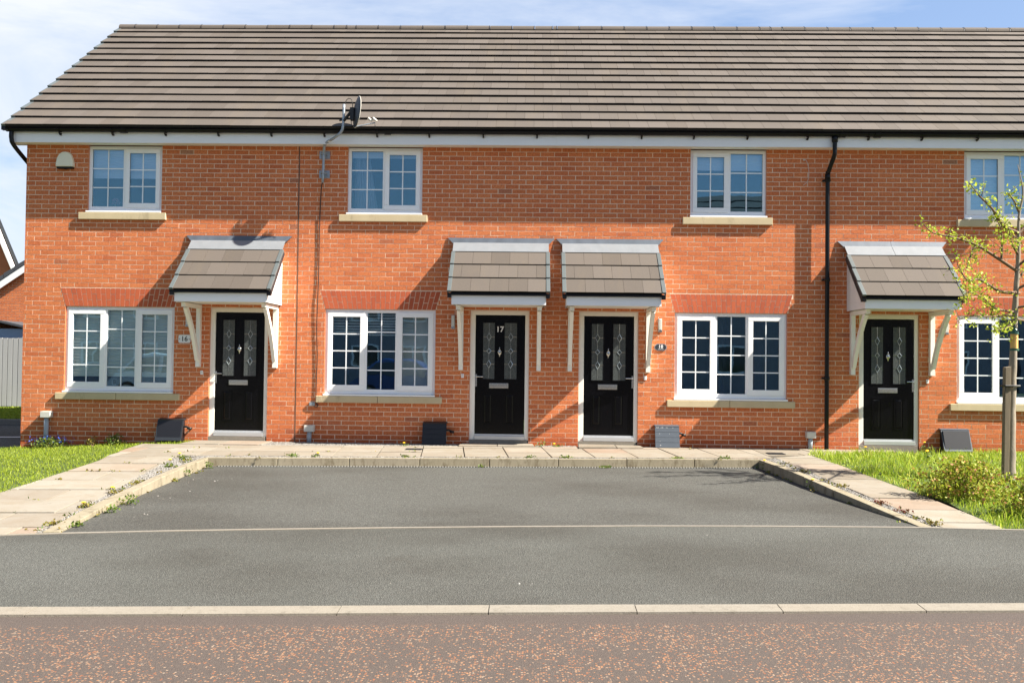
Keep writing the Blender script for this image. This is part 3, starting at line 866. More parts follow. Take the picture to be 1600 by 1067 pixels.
def window(parent, x0, w_, z0, h, kind):
    x1, z1 = x0+w_, z0+h
    g = MB(); g.frame(x0, x1, z0, z1, .055, YF, YF+.06, 'upvc', wb=.075)
    if kind == 'ground':
        for c_ in (.655, 1.158): g.box(x0+c_-.024, x0+c_+.024, YF, YF+.06, z0+.075, z1-.055, 'upvc')
    else:
        c_ = .585 if kind == 'fixed_left' else w_-.585
        g.box(x0+c_-.022, x0+c_+.022, YF, YF+.06, z0+.075, z1-.055, 'upvc')
    win = g.build('window', parent, bevel=.005)
    g = MB(); g.box(x0-.012, x1+.006, -.045, YF+.06, z0-.030, z0-.004, 'upvc'); g.build('window_cill', win, bevel=.004)
    if kind == 'ground':
        sash(win, x0+.038, x0+.645, z0+.055, z1-.042, .082, 2, 4, .088)
        light(win, x0+.679, x0+1.134, z0+.075, z1-.055, 2, 4, YF+.02)
        sash(win, x0+1.168, x1-.038, z0+.055, z1-.042, .082, 2, 4, .088)
        g = MB(); m_ = x0+w_/2-.02
        for a, b_ in ((x0-.12, m_-.003), (m_+.003, x1+.12)): g.box(a, b_, -.05, YF+.05, z0-.142, z0-.034, 'stone')
        g.build('stone_sill', win, bevel=.006)
    else:
        if kind == 'fixed_left':
            light(win, x0+.055, x0+.563, z0+.075, z1-.055, 2, 3, YF+.02)
            sash(win, x0+.600, x1-.038, z0+.055, z1-.042, .072, 2, 3, .078)
        else:
            sash(win, x0+.038, x1-.600, z0+.055, z1-.042, .072, 2, 3, .078)
            light(win, x1-.563, x1-.055, z0+.075, z1-.055, 2, 3, YF+.02)
        g = MB(); g.box(x0-.125, x1+.09, -.05, YF+.05, z0-.145, z0-.034, 'stone'); g.build('stone_sill', win, bevel=.006)
    return win

def text_mesh(txt, size, mat, x_, y_, z_, ext=.002, bold=0.0):
    cu = bpy.data.curves.new('t', 'FONT'); cu.body = txt; cu.size = size; cu.extrude = ext; cu.offset = bold; cu.align_x = 'CENTER'; cu.align_y = 'CENTER'; cu.resolution_u = 3
    o = bpy.data.objects.new('t', cu); COL.objects.link(o)
    bpy.context.view_layer.update()
    me = bpy.data.meshes.new_from_object(o.evaluated_get(bpy.context.evaluated_depsgraph_get()))
    bpy.data.objects.remove(o)
    g = MB()
    vs = [(x_+v_.co.x, y_-v_.co.z, z_+v_.co.y) for v_ in me.vertices]
    g.faces(vs, [tuple(p_.vertices) for p_ in me.polygons], mat)
    return g

def door(parent, x0, hand, number=None):
    sc_ = .00209; zc_ = lambda v_: 2.083-(v_-20)*.002104
    X_ = lambda u: x0+(u-20)*sc_
    x1 = x0+.949; y0 = YF
    d = MB(); d.box(X_(62), X_(441), y0+.014, y0+.05, zc_(972), zc_(57), 'door')
    # recessed lower panels: raised frame + raised field
    for a, b_ in ((122, 196), (290, 366)):
        d.frame(X_(a), X_(b_), zc_(890), zc_(652), .012, y0+.007, y0+.0135, 'door')
        xa, xb, za, zb_ = X_(a)+.024, X_(b_)-.024, zc_(890)+.026, zc_(652)-.026
        e = .016
        d.hexa([(xa, y0+.0135, za), (xb, y0+.0135, za), (xb, y0+.0135, zb_), (xa, y0+.0135, zb_)], [(xa+e, y0+.004, za+e), (xb-e, y0+.004, za+e), (xb-e, y0+.004, zb_-e), (xa+e, y0+.004, zb_-e)], 'door')
    dd = d.build('door', parent, bevel=.002)
    g = MB(); g.box(x0, x1, y0, y0+.06, zc_(57)+.004, 2.083, 'upvc_cream'); g.box(x0, X_(60), y0, y0+.06, .0, zc_(57)+.004, 'upvc_cream'); g.box(X_(443), x1, y0, y0+.06, .0, zc_(57)+.004, 'upvc_cream')
    g.build('door_frame', dd, bevel=.005)
    g = MB(); g.box(X_(60)+.001, X_(443)-.001, y0-.03, y0+.06, .012, zc_(974), 'silver'); g.box(X_(20), X_(464), y0-.028, y0+.06, -.10, .010, 'kerb'); g.box(X_(60)+.001, X_(443)-.001, y0-.002, y0+.013, zc_(974)+.001, zc_(962), 'silver'); g.build('threshold', dd, bevel=.004)
    for a, b_ in ((120, 209), (285, 379)):
        g = MB(); g.box(X_(a), X_(b_), y0+.009, y0+.013, zc_(543), zc_(115), 'doorglass')
        gp = g.build('door_glass', dd)
        g = MB(); g.frame(X_(a)-.014, X_(b_)+.014, zc_(543)-.014, zc_(115)+.014, .014, y0+.004, y0+.0135, 'door'); g.build('glass_bead', dd, bevel=.003)
        cx = (X_(a)+X_(b_))/2; g = MB()
        for zz, hh, ww in ((222, 30, 17), (330, 20, 17), (430, 30, 17)):
            zq = zc_(zz); hw, hh2 = ww*.00209, hh*.0021
            for s1 in (-1, 1):
                for s2 in (-1, 1):
                    A = (cx+s1*hw, zq); B = (cx, zq+s2*hh2)
                    g.tube([(A[0], y0+.006, A[1]), (B[0], y0+.006, B[1])], .0042, 'bevelglass', 5)
            g.tube([(X_(a)+.002, y0+.0075, zq), (cx-hw, y0+.0075, zq)], .0016, 'chrome', 4); g.tube([(X_(b_)-.002, y0+.0075, zq), (cx+hw, y0+.0075, zq)], .0016, 'chrome', 4)
        for za, zb_ in ((543, 460), (400, 350), (310, 252), (192, 115)):
            g.tube([(cx, y0+.0075, zc_(za)), (cx, y0+.0075, zc_(zb_))], .0016, 'chrome', 4)
        g.build('leaded_pattern', dd)
    g = MB(); g.box(X_(170), X_(317), y0+.004, y0+.0135, zc_(613), zc_(575), 'chrome'); g.box(X_(176), X_(311), y0+.0, y0+.004, zc_(607), zc_(583), 'chrome'); g.build('letter_plate', dd, bevel=.003)
    # urn knocker
    g = MB(); cx, cz = X_(247), zc_(337)
    prof = [(.0, .075), (.005, .07), (.006, .045), (.018, .035), (.03, .015), (.034, -.005), (.028, -.028), (.014, -.042), (.007, -.05), (.009, -.062), (.002, -.075)]
    n = 12
    vs = []; fs = []
    for r_, z_ in prof:
        for j in range(n): vs.append((cx+max(r_, .001)*math.cos(math.pi*j/(n-1)), y0+.013-max(r_, .001)*.6*math.sin(math.pi*j/(n-1)), cz+z_))
    for i in range(len(prof)-1):
        for j in range(n-1): fs.append((i*n+j, i*n+j+1, (i+1)*n+j+1, (i+1)*n+j))
    g.faces(vs, fs, 'chrome'); g.tube([(cx-.016, y0-.012, cz+.012), (cx-.02, y0-.022, cz-.01), (cx, y0-.026, cz-.03), (cx+.02, y0-.022, cz-.01), (cx+.016, y0-.012, cz+.012)], .004, 'chrome', 6)
    g.build('door_knocker', dd, smooth=True)
    g = MB(); hx = X_(68) if hand == 'L' else X_(434); s_ = 1 if hand == 'L' else -1
    g.box(hx-.014, hx+.014, y0+.004, y0+.0135, zc_(602), zc_(508), 'chrome')
    g.tube([(hx, y0+.004, zc_(526)), (hx, y0-.04, zc_(526)), (hx+s_*.02, y0-.045, zc_(526)), (hx+s_*.115, y0-.045, zc_(527))], .009, 'chrome', 8)
    g.tube([(hx, y0+.004, zc_(575)), (hx, y0-.004, zc_(575))], .009, 'chrome', 8)
    g.build('door_handle', dd, bevel=0)
    if number:
        g = text_mesh(number, .125, 'whiteink', X_(248), y0+.010, zc_(166), .003, .002); g.build('house_number', dd)
    return dd

def canopy(parent, cx, joint, wts):
    # cx: centre line; tiled lean-to with lead flashing, cheeks, fascia, soffit
    dw = .66   # half width to fascia ends
    run0, run1 = -.05, -.87
    zt, zb_ = 3.14, 2.305
    sl = Vector((0, run1-run0, zb_-zt)); Ln = sl.length; u = sl.normalized(); nrm = Vector((0, u.z, -u.y)); nrm = nrm if nrm.z > 0 else -nrm
    HW = .775
    root_mb = MB()
    # carcass: soffit board and timber under tiles
    root_mb.box(cx-.70, cx+.70, -.79, -.004, 2.13, 2.145, 'upvc_cream')
    cn = root_mb.build('canopy', parent)
    g = MB()
    # three tile courses, the lowest first
    gauge = .322
    for k in range(3):
        s1 = Ln-k*gauge; s0 = max(.05, s1-gauge-.06)
        n = 6; off = [.0, .5, .0][k]
        tw = .29
        hw = HW-.055
        x_ = -hw-(tw*.55 if k == 1 else 0)
        while x_ < hw:
            a, b_ = max(x_, -hw)+.0015, min(x_+tw, hw)-.0015
            x_ += tw
            if b_-a < .02: continue
            lift = .026+random.uniform(-.0015, .0015)
            def pt(xx, s_, h): p_ = Vector((cx+xx, run0, zt))+u*s_+nrm*h; return tuple(p_)
            lo, hi = lift, .006
            bot = [pt(a, s1, lo-.021), pt(b_, s1, lo-.021), pt(b_, s0, hi-.018), pt(a, s0, hi-.018)]
            top = [pt(a, s1, lo), pt(b_, s1, lo), pt(b_, s0, hi), pt(a, s0, hi)]
            q = len(g.v)
            g.faces(bot+top, [(4, 5, 6, 7), (1, 2, 6, 5), (2, 3, 7, 6), (3, 0, 4, 7)], 'tile')
            g.faces([bot[0], bot[1], top[1], top[0], bot[2], bot[3]], [(0, 1, 2, 3), (0, 5, 4, 1)], 'tile_edge_shade')
    g.build('roof_tiles', cn)
    g = MB()
    def P3(xx, s_, h): return tuple(Vector((cx+xx, run0, zt))+u*s_+nrm*h)
    g.hexa([P3(-.72, Ln-.012, -.06), P3(.72, Ln-.012, -.06), P3(.72, .05, -.06), P3(-.72, .05, -.06)], [P3(-.72, Ln-.012, -.022), P3(.72, Ln-.012, -.022), P3(.72, .05, -.022), P3(-.72, .05, -.022)], 'gasbox_dark'); g.build('roof_underlay', cn)
    def P3(xx, s_, h): return tuple(Vector((cx+xx, run0, zt))+u*s_+nrm*h)
    for sgn in (-1, 1):
        g = MB()
        for k in range(3):
            s1 = Ln-k*gauge+.004; s0 = max(.05, s1-gauge)
            xa, xb = sgn*(HW-.056), sgn*(HW+.004)
            a, b_ = min(xa, xb), max(xa, xb)
            g.hexa([P3(a, s1, .0), P3(b_, s1, .0), P3(b_, s0, -.02), P3(a, s0, -.02)], [P3(a, s1, .036), P3(b_, s1, .036), P3(b_, s0, .016), P3(a, s0, .016)], 'verge')
            xo = sgn*(HW+.004); xi = sgn*(HW-.012); a, b_ = min(xo, xi), max(xo, xi)
            g.hexa([P3(a, s1, -.085), P3(b_, s1, -.085), P3(b_, s0, -.085), P3(a, s0, -.085)], [P3(a, s1, -.0005), P3(b_, s1, -.0005), P3(b_, s0, -.0205), P3(a, s0, -.0205)], 'gasbox')
        g.build('dry_verge', cn, bevel=.003)
    # gutter-like black edge under the tiles
    g = MB(); g.box(cx-.74, cx+.74, -.868, -.826, 2.262, 2.292, 'black_pvc')
    for sgn in (-1, 1): g.box(cx+sgn*.745-.03, cx+sgn*.745+.03, -.872, -.80, 2.222, 2.29, 'black_pvc')
    g.box(cx-.74, cx+.74, -.825, -.70, 2.262, 2.30, 'black_pvc'); g.build('eaves_trim', cn, bevel=.004)
    g = MB(); g.box(cx-.716, cx+.716, -.822, -.797, 2.122, 2.261, 'upvc'); g.build('fascia_board', cn, bevel=.003)
    for sgn in (-1, 1):
        g = MB()
        # cheek: triangle of shiplap boards
        xo = cx+sgn*.700; xi = cx+sgn*.685
        zlo = 2.125; n = 8
        for i in range(n):
            za, zb2 = zlo+i*.115, min(zlo+(i+1)*.115-.004, 3.03)
            def yat(z_): return min(-.02, -.79+(z_-2.20)*.98) if z_ > 2.20 else -.79
            ya, yb = yat(za), yat(zb2)
            pts = [(-.003, za), (ya, za), (yb, zb2), (-.003, zb2)]
            g.prism([(xi, *p_) for p_ in pts], [(xo+sgn*(.004 if True else 0), *p_) for p_ in pts], 'render_white')
        pts = [(-.003, zlo), (-.79, zlo), (-.79, 2.20), (-.02, 2.98), (-.003, 2.98)]
        g.prism([(xi-sgn*.001, *p_) for p_ in pts], [(xo, *p_) for p_ in pts], 'render_white')
        g.build('side_cheek', cn)
    # lead
    g = MB()
    a, b_ = cx-.862, cx+.862
    j = joint
    segs = [(a, b_)] if not j else [(a, cx+j-.002), (cx+j+.002, b_)]
    for i, (p0, p1) in enumerate(segs):
        e0 = .10 if p0 == a else 0; e1_ = .10 if p1 == b_ else 0
        g.hexa([(p0+e0, -.058, 3.135), (p1-e1_, -.058, 3.135), (p1-e1_, -.05, 3.135), (p0+e0, -.05, 3.135)], [(p0, -.012-.002*i, 3.243), (p1, -.012-.002*i, 3.243), (p1, -.003, 3.243), (p0, -.003, 3.243)], 'lead')
    g.build('lead_upstand', cn)
    g = MB()
    for i, (p0, p1) in enumerate(segs):
        q0 = p0+.10 if p0 == a else p0; q1 = p1-.10 if p1 == b_ else p1
        sA, sB = -.01, .215
        g.hexa([P3(q0-cx, sB, .016), P3(q1-cx, sB, .016), P3(q1-cx, sA, .012), P3(q0-cx, sA, .012)], [P3(q0-cx, sB, .022+.002*i), P3(q1-cx, sB, .022+.002*i), P3(q1-cx, sA, .018+.002*i), P3(q0-cx, sA, .018+.002*i)], 'lead_light')
    g.build('lead_apron', cn)
    # gallows brackets
    for sgn in (-1, 1):
        bx = cx+sgn*.622; g = MB(); t_ = .034
        g.box(bx-t_, bx+t_, -.075, -.003, 1.12, 2.118, 'upvc_cream')
        g.box(bx-t_, bx+t_, -.70, -.076, 2.055, 2.118, 'upvc_cream')
        # curved brace
        pts = []
        for i in range(9):
            w_ = i/8; y_ = -.60+(.60-.085)*w_; z_ = 2.05-(2.05-1.24)*w_
            bow = .045*math.sin(math.pi*w_)
            pts.append((y_+bow*.85, z_+bow*.55))
        pr_o, pr_i = [], []
        for i, (y_, z_) in enumerate(pts):
            pr_o.append((y_-.032, z_-.02)); pr_i.append((y_+.032, z_+.02))
        for i in range(8):
            o1, o2, i1, i2 = pr_o[i], pr_o[i+1], pr_i[i], pr_i[i+1]
            g.hexa([(bx-t_+.006, *o1), (bx+t_-.006, *o1), (bx+t_-.006, *i1), (bx-t_+.006, *i1)], [(bx-t_+.006, *o2), (bx+t_-.006, *o2), (bx+t_-.006, *i2), (bx-t_+.006, *i2)], 'upvc_cream')
        g.build('gallows_bracket', cn)
    return cn

def tiles_run(parent, x0, x1, verge=False):
    g = MB(); ye, ze = -.36, 4.905; yr, zr = 3.62, 7.97
    u = Vector((0, yr-ye, zr-ze)); Ln = u.length; u.normalize(); n = Vector((0, -u.z, u.y))
    gauge = Ln/15
    tw = .30
    for k in range(15):
        s0 = k*gauge; s1 = min(s0+gauge+.05, Ln)
        off = (k % 2)*.15
        kk = math.floor((x0-off)/tw); x_ = kk*tw+off
        sag = [random.uniform(-.004, .004) for _ in range(3)]
        while x_ < x1:
            a, b_ = max(x_+.0015, x0), min(x_+tw-.0015, x1)
            x_ += tw
            if b_-a < .01: continue
            lf = .044+.004*math.sin(x_*.7+k*2.1)+random.uniform(-.001, .001); sj = random.uniform(-.0015, .0015)
            def pt(xx, s_, h): p_ = Vector((xx, ye, ze))+u*s_+n*h; return tuple(p_)
            bot = [pt(a, s0+sj, lf-.044), pt(b_, s0+sj, lf-.044), pt(b_, s1, .000), pt(a, s1, .000)]
            top = [pt(a, s0+sj, lf), pt(b_, s0+sj, lf), pt(b_, s1, .006), pt(a, s1, .006)]
            g.faces(bot+top, [(4, 5, 6, 7), (1, 2, 6, 5), (2, 3, 7, 6), (3, 0, 4, 7)], 'tile')
            g.faces([bot[0], bot[1], top[1], top[0]], [(0, 1, 2, 3)], 'tile_edge_shade')
    # rear slope and underlay
    g.poly([(x0, ye, ze-.01), (x1, ye, ze-.01), (x1, yr, zr-.01), (x0, yr, zr-.01)], 'tile_edge_shade')
    g.poly([(x0, yr, zr), (x1, yr, zr), (x1, yr+4.0, ze), (x0, yr+4.0, ze)], 'tile')
    rf = g.build('roof', parent)
    g = MB(); x_ = math.floor(x0/.45)*.45
    while x_ < x1:
        a, b_ = max(x_, x0), min(x_+.452, x1)
        x_ += .45
        if b_-a < .03: continue
        h = random.uniform(-.004, .004)
        N_ = 8; A = []; B = []
        for i in range(N_+1):
            th = math.pi*i/N_; A.append((a, yr-math.cos(th)*.12, zr-.045+math.sin(th)*.105+h)); B.append((b_-.012, yr-math.cos(th)*.12, zr-.045+math.sin(th)*.105+h))
        g.prism(A, B, 'tile')
        g.tube([(b_-.02, yr-math.cos(math.pi*i/N_)*.12, zr-.045+math.sin(math.pi*i/N_)*.106+h) for i in range(N_+1)], .006, 'gasbox_dark', 5)
    g.build('ridge_tiles', rf)
    if verge:
        g = MB()
        for k in range(15):
            s0 = k*gauge-.004; s1 = s0+gauge+.004
            def pt(xx, s_, h): p_ = Vector((xx, ye, ze))+u*s_+n*h; return tuple(p_)
            a, b_ = x0-.022, x0+.045
            g.hexa([pt(a, s0, -.07), pt(b_, s0, -.07), pt(b_, s1, -.07), pt(a, s1, -.07)], [pt(a, s0, .044), pt(b_, s0, .044), pt(b_, s1, .012), pt(a, s1, .012)], 'verge')
            g.box(a-.002, b_, ye+u.y*s0-.006, ye+u.y*s0+.03, ze+u.z*s0-.05, ze+u.z*s0+.03, 'black_pvc')
        g.build('dry_verge', rf)
    return rf

def gutter(parent, x0, x1, brackets, unions):
    g = MB(); N_ = 8; yc, zc_ = -.268, 4.892
    ring = [(yc+.058*math.cos(math.pi+math.pi*i/N_), zc_+.046*math.sin(math.pi+math.pi*i/N_)) for i in range(N_+1)]
    inner = [(yc+.052*math.cos(math.pi+math.pi*i/N_), zc_+.040*math.sin(math.pi+math.pi*i/N_)) for i in reversed(range(N_+1))]
    pr = ring+inner
    g.prism([(x0, *p_) for p_ in pr], [(x1, *p_) for p_ in pr], 'black_pvc')
    for bx in brackets:
        g.box(bx-.014, bx+.014, -.335, -.221, 4.893, 4.905, 'black_pvc')
        pr2 = [(yc+.068*math.cos(math.pi+math.pi*i/N_), zc_+.056*math.sin(math.pi+math.pi*i/N_)) for i in range(N_+1)]
        g.prism([(bx-.014, *p_) for p_ in pr2+inner], [(bx+.014, *p_) for p_ in pr2+inner], 'black_pvc')
        g.hexa([(bx-.012, -.25, 4.800), (bx+.012, -.25, 4.800), (bx+.012, -.221, 4.800), (bx-.012, -.221, 4.800)], [(bx-.012, -.29, 4.83), (bx+.012, -.29, 4.83), (bx+.012, -.221, 4.83), (bx-.012, -.221, 4.83)], 'black_pvc')
    for bx in unions:
        pr2 = [(yc+.071*math.cos(math.pi+math.pi*i/N_), zc_+.060*math.sin(math.pi+math.pi*i/N_)) for i in range(N_+1)]
        g.prism([(bx-.05, *p_) for p_ in pr2+inner], [(bx+.05, *p_) for p_ in pr2+inner], 'black_pvc')
    return g.build('gutter', parent, smooth=False)

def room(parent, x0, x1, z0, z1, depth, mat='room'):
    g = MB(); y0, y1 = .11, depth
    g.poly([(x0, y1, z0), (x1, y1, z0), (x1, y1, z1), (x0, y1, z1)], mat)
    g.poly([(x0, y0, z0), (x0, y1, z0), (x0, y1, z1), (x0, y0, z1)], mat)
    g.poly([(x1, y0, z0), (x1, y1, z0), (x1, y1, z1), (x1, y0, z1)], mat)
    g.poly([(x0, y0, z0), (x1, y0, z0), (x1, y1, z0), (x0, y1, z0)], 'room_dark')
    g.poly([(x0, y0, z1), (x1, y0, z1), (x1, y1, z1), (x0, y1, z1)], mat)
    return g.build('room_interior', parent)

HW_ = [  # x0, x1, door x, hand, ground window x, upper window x, kind, canopy centre, label
    (-8.255, -3.790, -5.200, 'L', -7.563, -7.240, 'fixed_left', -4.742, -4.742, 'brick end terrace house number 16 with the pale blind drawn in its ground window'),
    (-3.790, .365, -.987, 'L', -3.330, -3.000, 'fixed_left', -.512, -.506, 'brick terrace house with silver 17 on its black door and a satellite dish mast'),
    (.365, 4.720, .757, 'R', 2.285, 2.517, 'fixed_right', 1.232, 1.235, 'brick terrace house with oval slate number 18 plaque and dark curtained ground window'),
    (4.720, 11.4, 5.205, 'R', 6.746, 6.858, 'fixed_right', 5.680, 5.712, 'brick terrace house behind the young tree at the right edge of the row'),
]
houses = []
for hi, (x0, x1, dx0, hand, wx, ux, kind, _, ccx, label) in enumerate(HW_):
    h = empty('terraced_house', ((x0+x1)/2, 0, 0), label, 'house', 'brick houses of the terrace')
    houses.append(h)
    zb0 = -.26 if hi == 0 else -.14
    W_, WZ, WH = 1.784, .715, 1.362
    holes = [(dx0, dx0+.949, -.3, 2.083), (wx, wx+W_, WZ-.03, WZ+WH), (wx-.12, wx+W_+.12, WZ-.142, WZ-.034, 1), (ux, ux+1.21, 3.60, 4.72), (ux-.125, ux+1.30, 3.485, 3.597, 1)]
    archs = [(wx, wx+W_, WZ+WH+.002, WZ+WH+.300, .085)]
    g = MB()
    joint = .009
    a, b_ = x0+(joint if hi == 1 else 0), x1-(joint if hi == 0 else 0)
    brickwork(g, a, b_, zb0, 4.715, holes, archs, soft=(hi > 1, hi in (1, 2)))
    # gable return, rear wall
    if hi == 0:
        brk = MB()
        g.poly([(x0, 0.0, zb0), (x0, 7.2, zb0), (x0, 7.2, 4.8), (x0, 3.62, 7.85), (x0, 0.0, 4.8)], 'dullbrick')
    if hi == 3:
        g.poly([(x1, 0.0, zb0), (x1, 7.2, zb0), (x1, 7.2, 4.8), (x1, 3.62, 7.85), (x1, 0.0, 4.8)], 'dullbrick')
    g.poly([(x0, 7.2, zb0), (x1, 7.2, zb0), (x1, 7.2, 4.8), (x0, 7.2, 4.8)], 'dullbrick')
    g.build('brick_wall', h)
    if hi < 3 and hi != 2:
        pass
    arch(h, *archs[0])
    window(h, wx, W_, WZ, WH, 'ground')
    window(h, ux, 1.21, 3.632, 1.060, kind)
    door(h, dx0, hand, '17' if hi == 1 else None)
    canopy(h, ccx, [None, None, None, -.02][hi], None)
    rx0 = -8.445 if hi == 0 else x0
    rf = tiles_run(h, rx0, x1, verge=(hi == 0))
    g = MB()
    fx0 = -8.40 if hi == 0 else x0
    g.box(fx0, x1-.001, -.22, -.20, 4.690, 4.935, 'upvc'); g.build('fascia_board', h)
    g = MB(); g.box(fx0-.02, x1-.001, -.335, -.2205, 4.9075, 4.928, 'black_pvc'); g.build('eaves_tray', h)
    g = MB(); g.box(fx0, x1-.001, -.199, -.0035, 4.700, 4.712, 'upvc_cream')
    if hi == 0: g.box(-8.42, -8.400, -.22, .02, 4.690, 4.885, 'upvc'); g.box(-8.40, -8.256, .0, .02, 4.69, 4.885, 'upvc')
    g.build('soffit_board', h)
    br = {0: [-7.58, -6.73, -5.88, -5.03, -4.18], 1: [-3.33, -2.49, -1.66, -.80, .05], 2: [.86, 1.70, 2.52, 3.36, 4.30], 3: [5.25, 6.08, 6.94, 7.79, 8.6]}[hi]
    gutter(h, -8.44 if hi == 0 else x0+.0005, x1-.0005, br, {0: [-6.55], 1: [-2.32], 2: [], 3: [4.83, 5.38]}[hi])
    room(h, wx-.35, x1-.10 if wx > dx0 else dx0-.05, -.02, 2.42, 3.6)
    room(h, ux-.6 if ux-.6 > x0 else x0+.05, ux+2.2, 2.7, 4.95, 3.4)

# mortar/expansion joint between 16 and 17, sealant between others
g = MB(); g.box(-3.7985, -3.7815, -.0012, .003, -.12, 4.715, 'sealant'); o = g.build('expansion_joint', houses[0])

# downpipes -------------------------------------------------------------------
g = MB()
g.tube(smooth_path([(4.72, -.268, 4.84), (4.72, -.268, 4.66), (4.715, -.255, 4.55), (4.675, -.115, 4.33), (4.668, -.095, 4.22), (4.668, -.095, 3.0), (4.668, -.095, -.06)], 5), .034, 'black_pvc', 14)
for zz in (4.20, 2.62, 1.06): g.tube([(4.668, -.095, zz-.03), (4.668, -.095, zz+.03)], .041, 'black_pvc', 14); g.box(4.668-.06, 4.668+.06, -.06, -.002, zz-.014, zz+.014, 'black_pvc')
g.tube([(4.72, -.268, 4.86), (4.72, -.268, 4.76)], .046, 'black_pvc', 14)
g.tube([(4.668, -.095, 4.30), (4.668, -.095, 4.20)], .041, 'black_pvc', 14)
o = g.build('downpipe', houses[3], smooth=True)
g = MB()
g.tube(smooth_path([(-8.36, -.268, 4.86), (-8.36, -.268, 4.74), (-8.34, -.20, 4.62), (-8.30, .30, 4.34), (-8.298, .42, 4.22), (-8.298, .42, 2.0), (-8.298, .42, -.1)], 5), .034, 'black_pvc', 14)
g.build('downpipe', houses[0], smooth=True)

# ------------------------------------------------------------------ things on the facade
g = MB()   # alarm box
cx, zt_, zb_ = -7.60, 4.586, 4.335
prof = [(-.145, zb_), (.145, zb_), (.142, zb_+.06), (.125, zb_+.14), (.095, zb_+.205), (.05, zb_+.243), (-.0, zb_+.251), (-.05, zb_+.243), (-.095, zb_+.205), (-.125, zb_+.14), (-.142, zb_+.06)]
al = empty('burglar_alarm', (cx, 0, zb_), 'cream dome-topped alarm box high on the wall left of the upper window', 'alarm box')
g.prism([(cx+a, -.075, b_ if b_ < zb_+.2 else b_-.01) for a, b_ in prof], [(cx+a*1.0, -.003, b_) for a, b_ in prof], 'cream_plastic'); g.build('alarm_cover', al, bevel=.012)
g = MB(); g.box(cx-.13, cx+.13, -.066, -.003, zb_-.03, zb_-.001, 'black_pvc'); g.box(cx-.02, cx+.02, -.05, -.01, zb_-.04, zb_-.031, 'black_pvc'); g.build('alarm_base', al, bevel=.004)

# house number signs
s16 = empty('house_number_sign', (-5.605, 0, 1.5), 'white rectangular number 16 plaque with clipped corners beside the window', 'number sign')
g = MB(); x0, x1, z0, z1 = -5.702, -5.508, 1.503, 1.630; c_ = .018
pr = [(x0+c_, z0), (x1-c_, z0), (x1, z0+c_), (x1, z1-c_), (x1-c_, z1), (x0+c_, z1), (x0, z1-c_), (x0, z0+c_)]
g.prism([(a, -.014, b_) for a, b_ in pr], [(a, -.002, b_) for a, b_ in pr], 'plaque_white'); g.build('sign_plate', s16)
text_mesh('16', .112, 'ink', -5.605, -.0155, 1.566, .001, .0015).build('lettering', s16)
g = MB()
for a in (-5.684, -5.526): g.tube([(a, -.018, 1.566), (a, -.0145, 1.566)], .007, 'ink', 8)
g.build('screw', s16)
s18 = empty('house_number_sign', (2.06, 0, 1.46), 'oval dark slate number 18 plaque with pale rim below the wall light', 'number sign')
def lens(w_, h_, n=24): 
    return [(w_*math.cos(2*math.pi*i/n), h_*max(-1, min(1, 1.15*math.sin(2*math.pi*i/n)))) for i in range(n)]
g = MB(); g.prism([(2.06+a, -.012, 1.521+b_) for a, b_ in lens(.100, .056)], [(2.06+a, -.002, 1.521+b_) for a, b_ in lens(.100, .056)], 'galv'); g.build('sign_rim', s18)
g = MB(); g.prism([(2.06+a, -.017, 1.521+b_) for a, b_ in lens(.088, .048)], [(2.06+a, -.0125, 1.521+b_) for a, b_ in lens(.088, .048)], 'plaque_dark'); g.build('sign_plate', s18)
text_mesh('18', .078, 'whiteink', 2.06, -.0185, 1.530, .001, .001).build('lettering', s18)
g = MB(); g.box(2.015, 2.105, -.0188, -.0172, 1.485, 1.490, 'whiteink'); g.build('lettering_line', s18)

# wall lights
for i, (a, z_, lb) in enumerate(((-5.545, 1.87, 'slim upright wall light half hidden by the bracket beside number 16 plaque'), (-1.262, 1.885, 'slim upright steel wall light left of the door numbered 17'), (2.047, 1.868, 'slim upright steel wall light above the oval number plaque'), (6.56, 1.878, 'slim upright wall light behind the bracket beside the tree'))):
    e_ = empty('wall_light', (a, 0, z_-.1), lb, 'wall light', 'wall lights beside the doors')
    g = MB(); g.box(a-.03, a+.03, -.012, -.002, z_-.11, z_+.11, 'galv'); g.build('back_plate', e_, bevel=.003)
    g = MB(); g.box(a-.024, a+.024, -.075, -.013, z_-.075, z_+.105, 'lamp_glass'); g.build('lamp_cover', e_, bevel=.008)
    g = MB(); g.box(a-.026, a+.026, -.077, -.013, z_-.108, z_-.076, 'chrome'); g.build('lamp_cap', e_, bevel=.004)
# bell pushes
for i, (a, lb) in enumerate(((-5.315, 'small white bell push left of the door of house 16'), (-1.10, 'small white bell push left of the door numbered 17'), (1.82, 'small white bell push right of the door of house 18'), (6.28, 'small white bell push right of the door beside the tree'))):
    e_ = empty('doorbell', (a, 0, 1.0), lb, 'doorbell', 'bell pushes beside the doors')
    g = MB(); g.box(a-.022, a+.022, -.018, -.002, .995, 1.060, 'plaque_white'); g.build('bell_body', e_, bevel=.005)
    g = MB(); g.tube([(a, -.022, 1.03), (a, -.0185, 1.03)], .009, 'pale_plastic', 10); g.build('bell_button', e_)

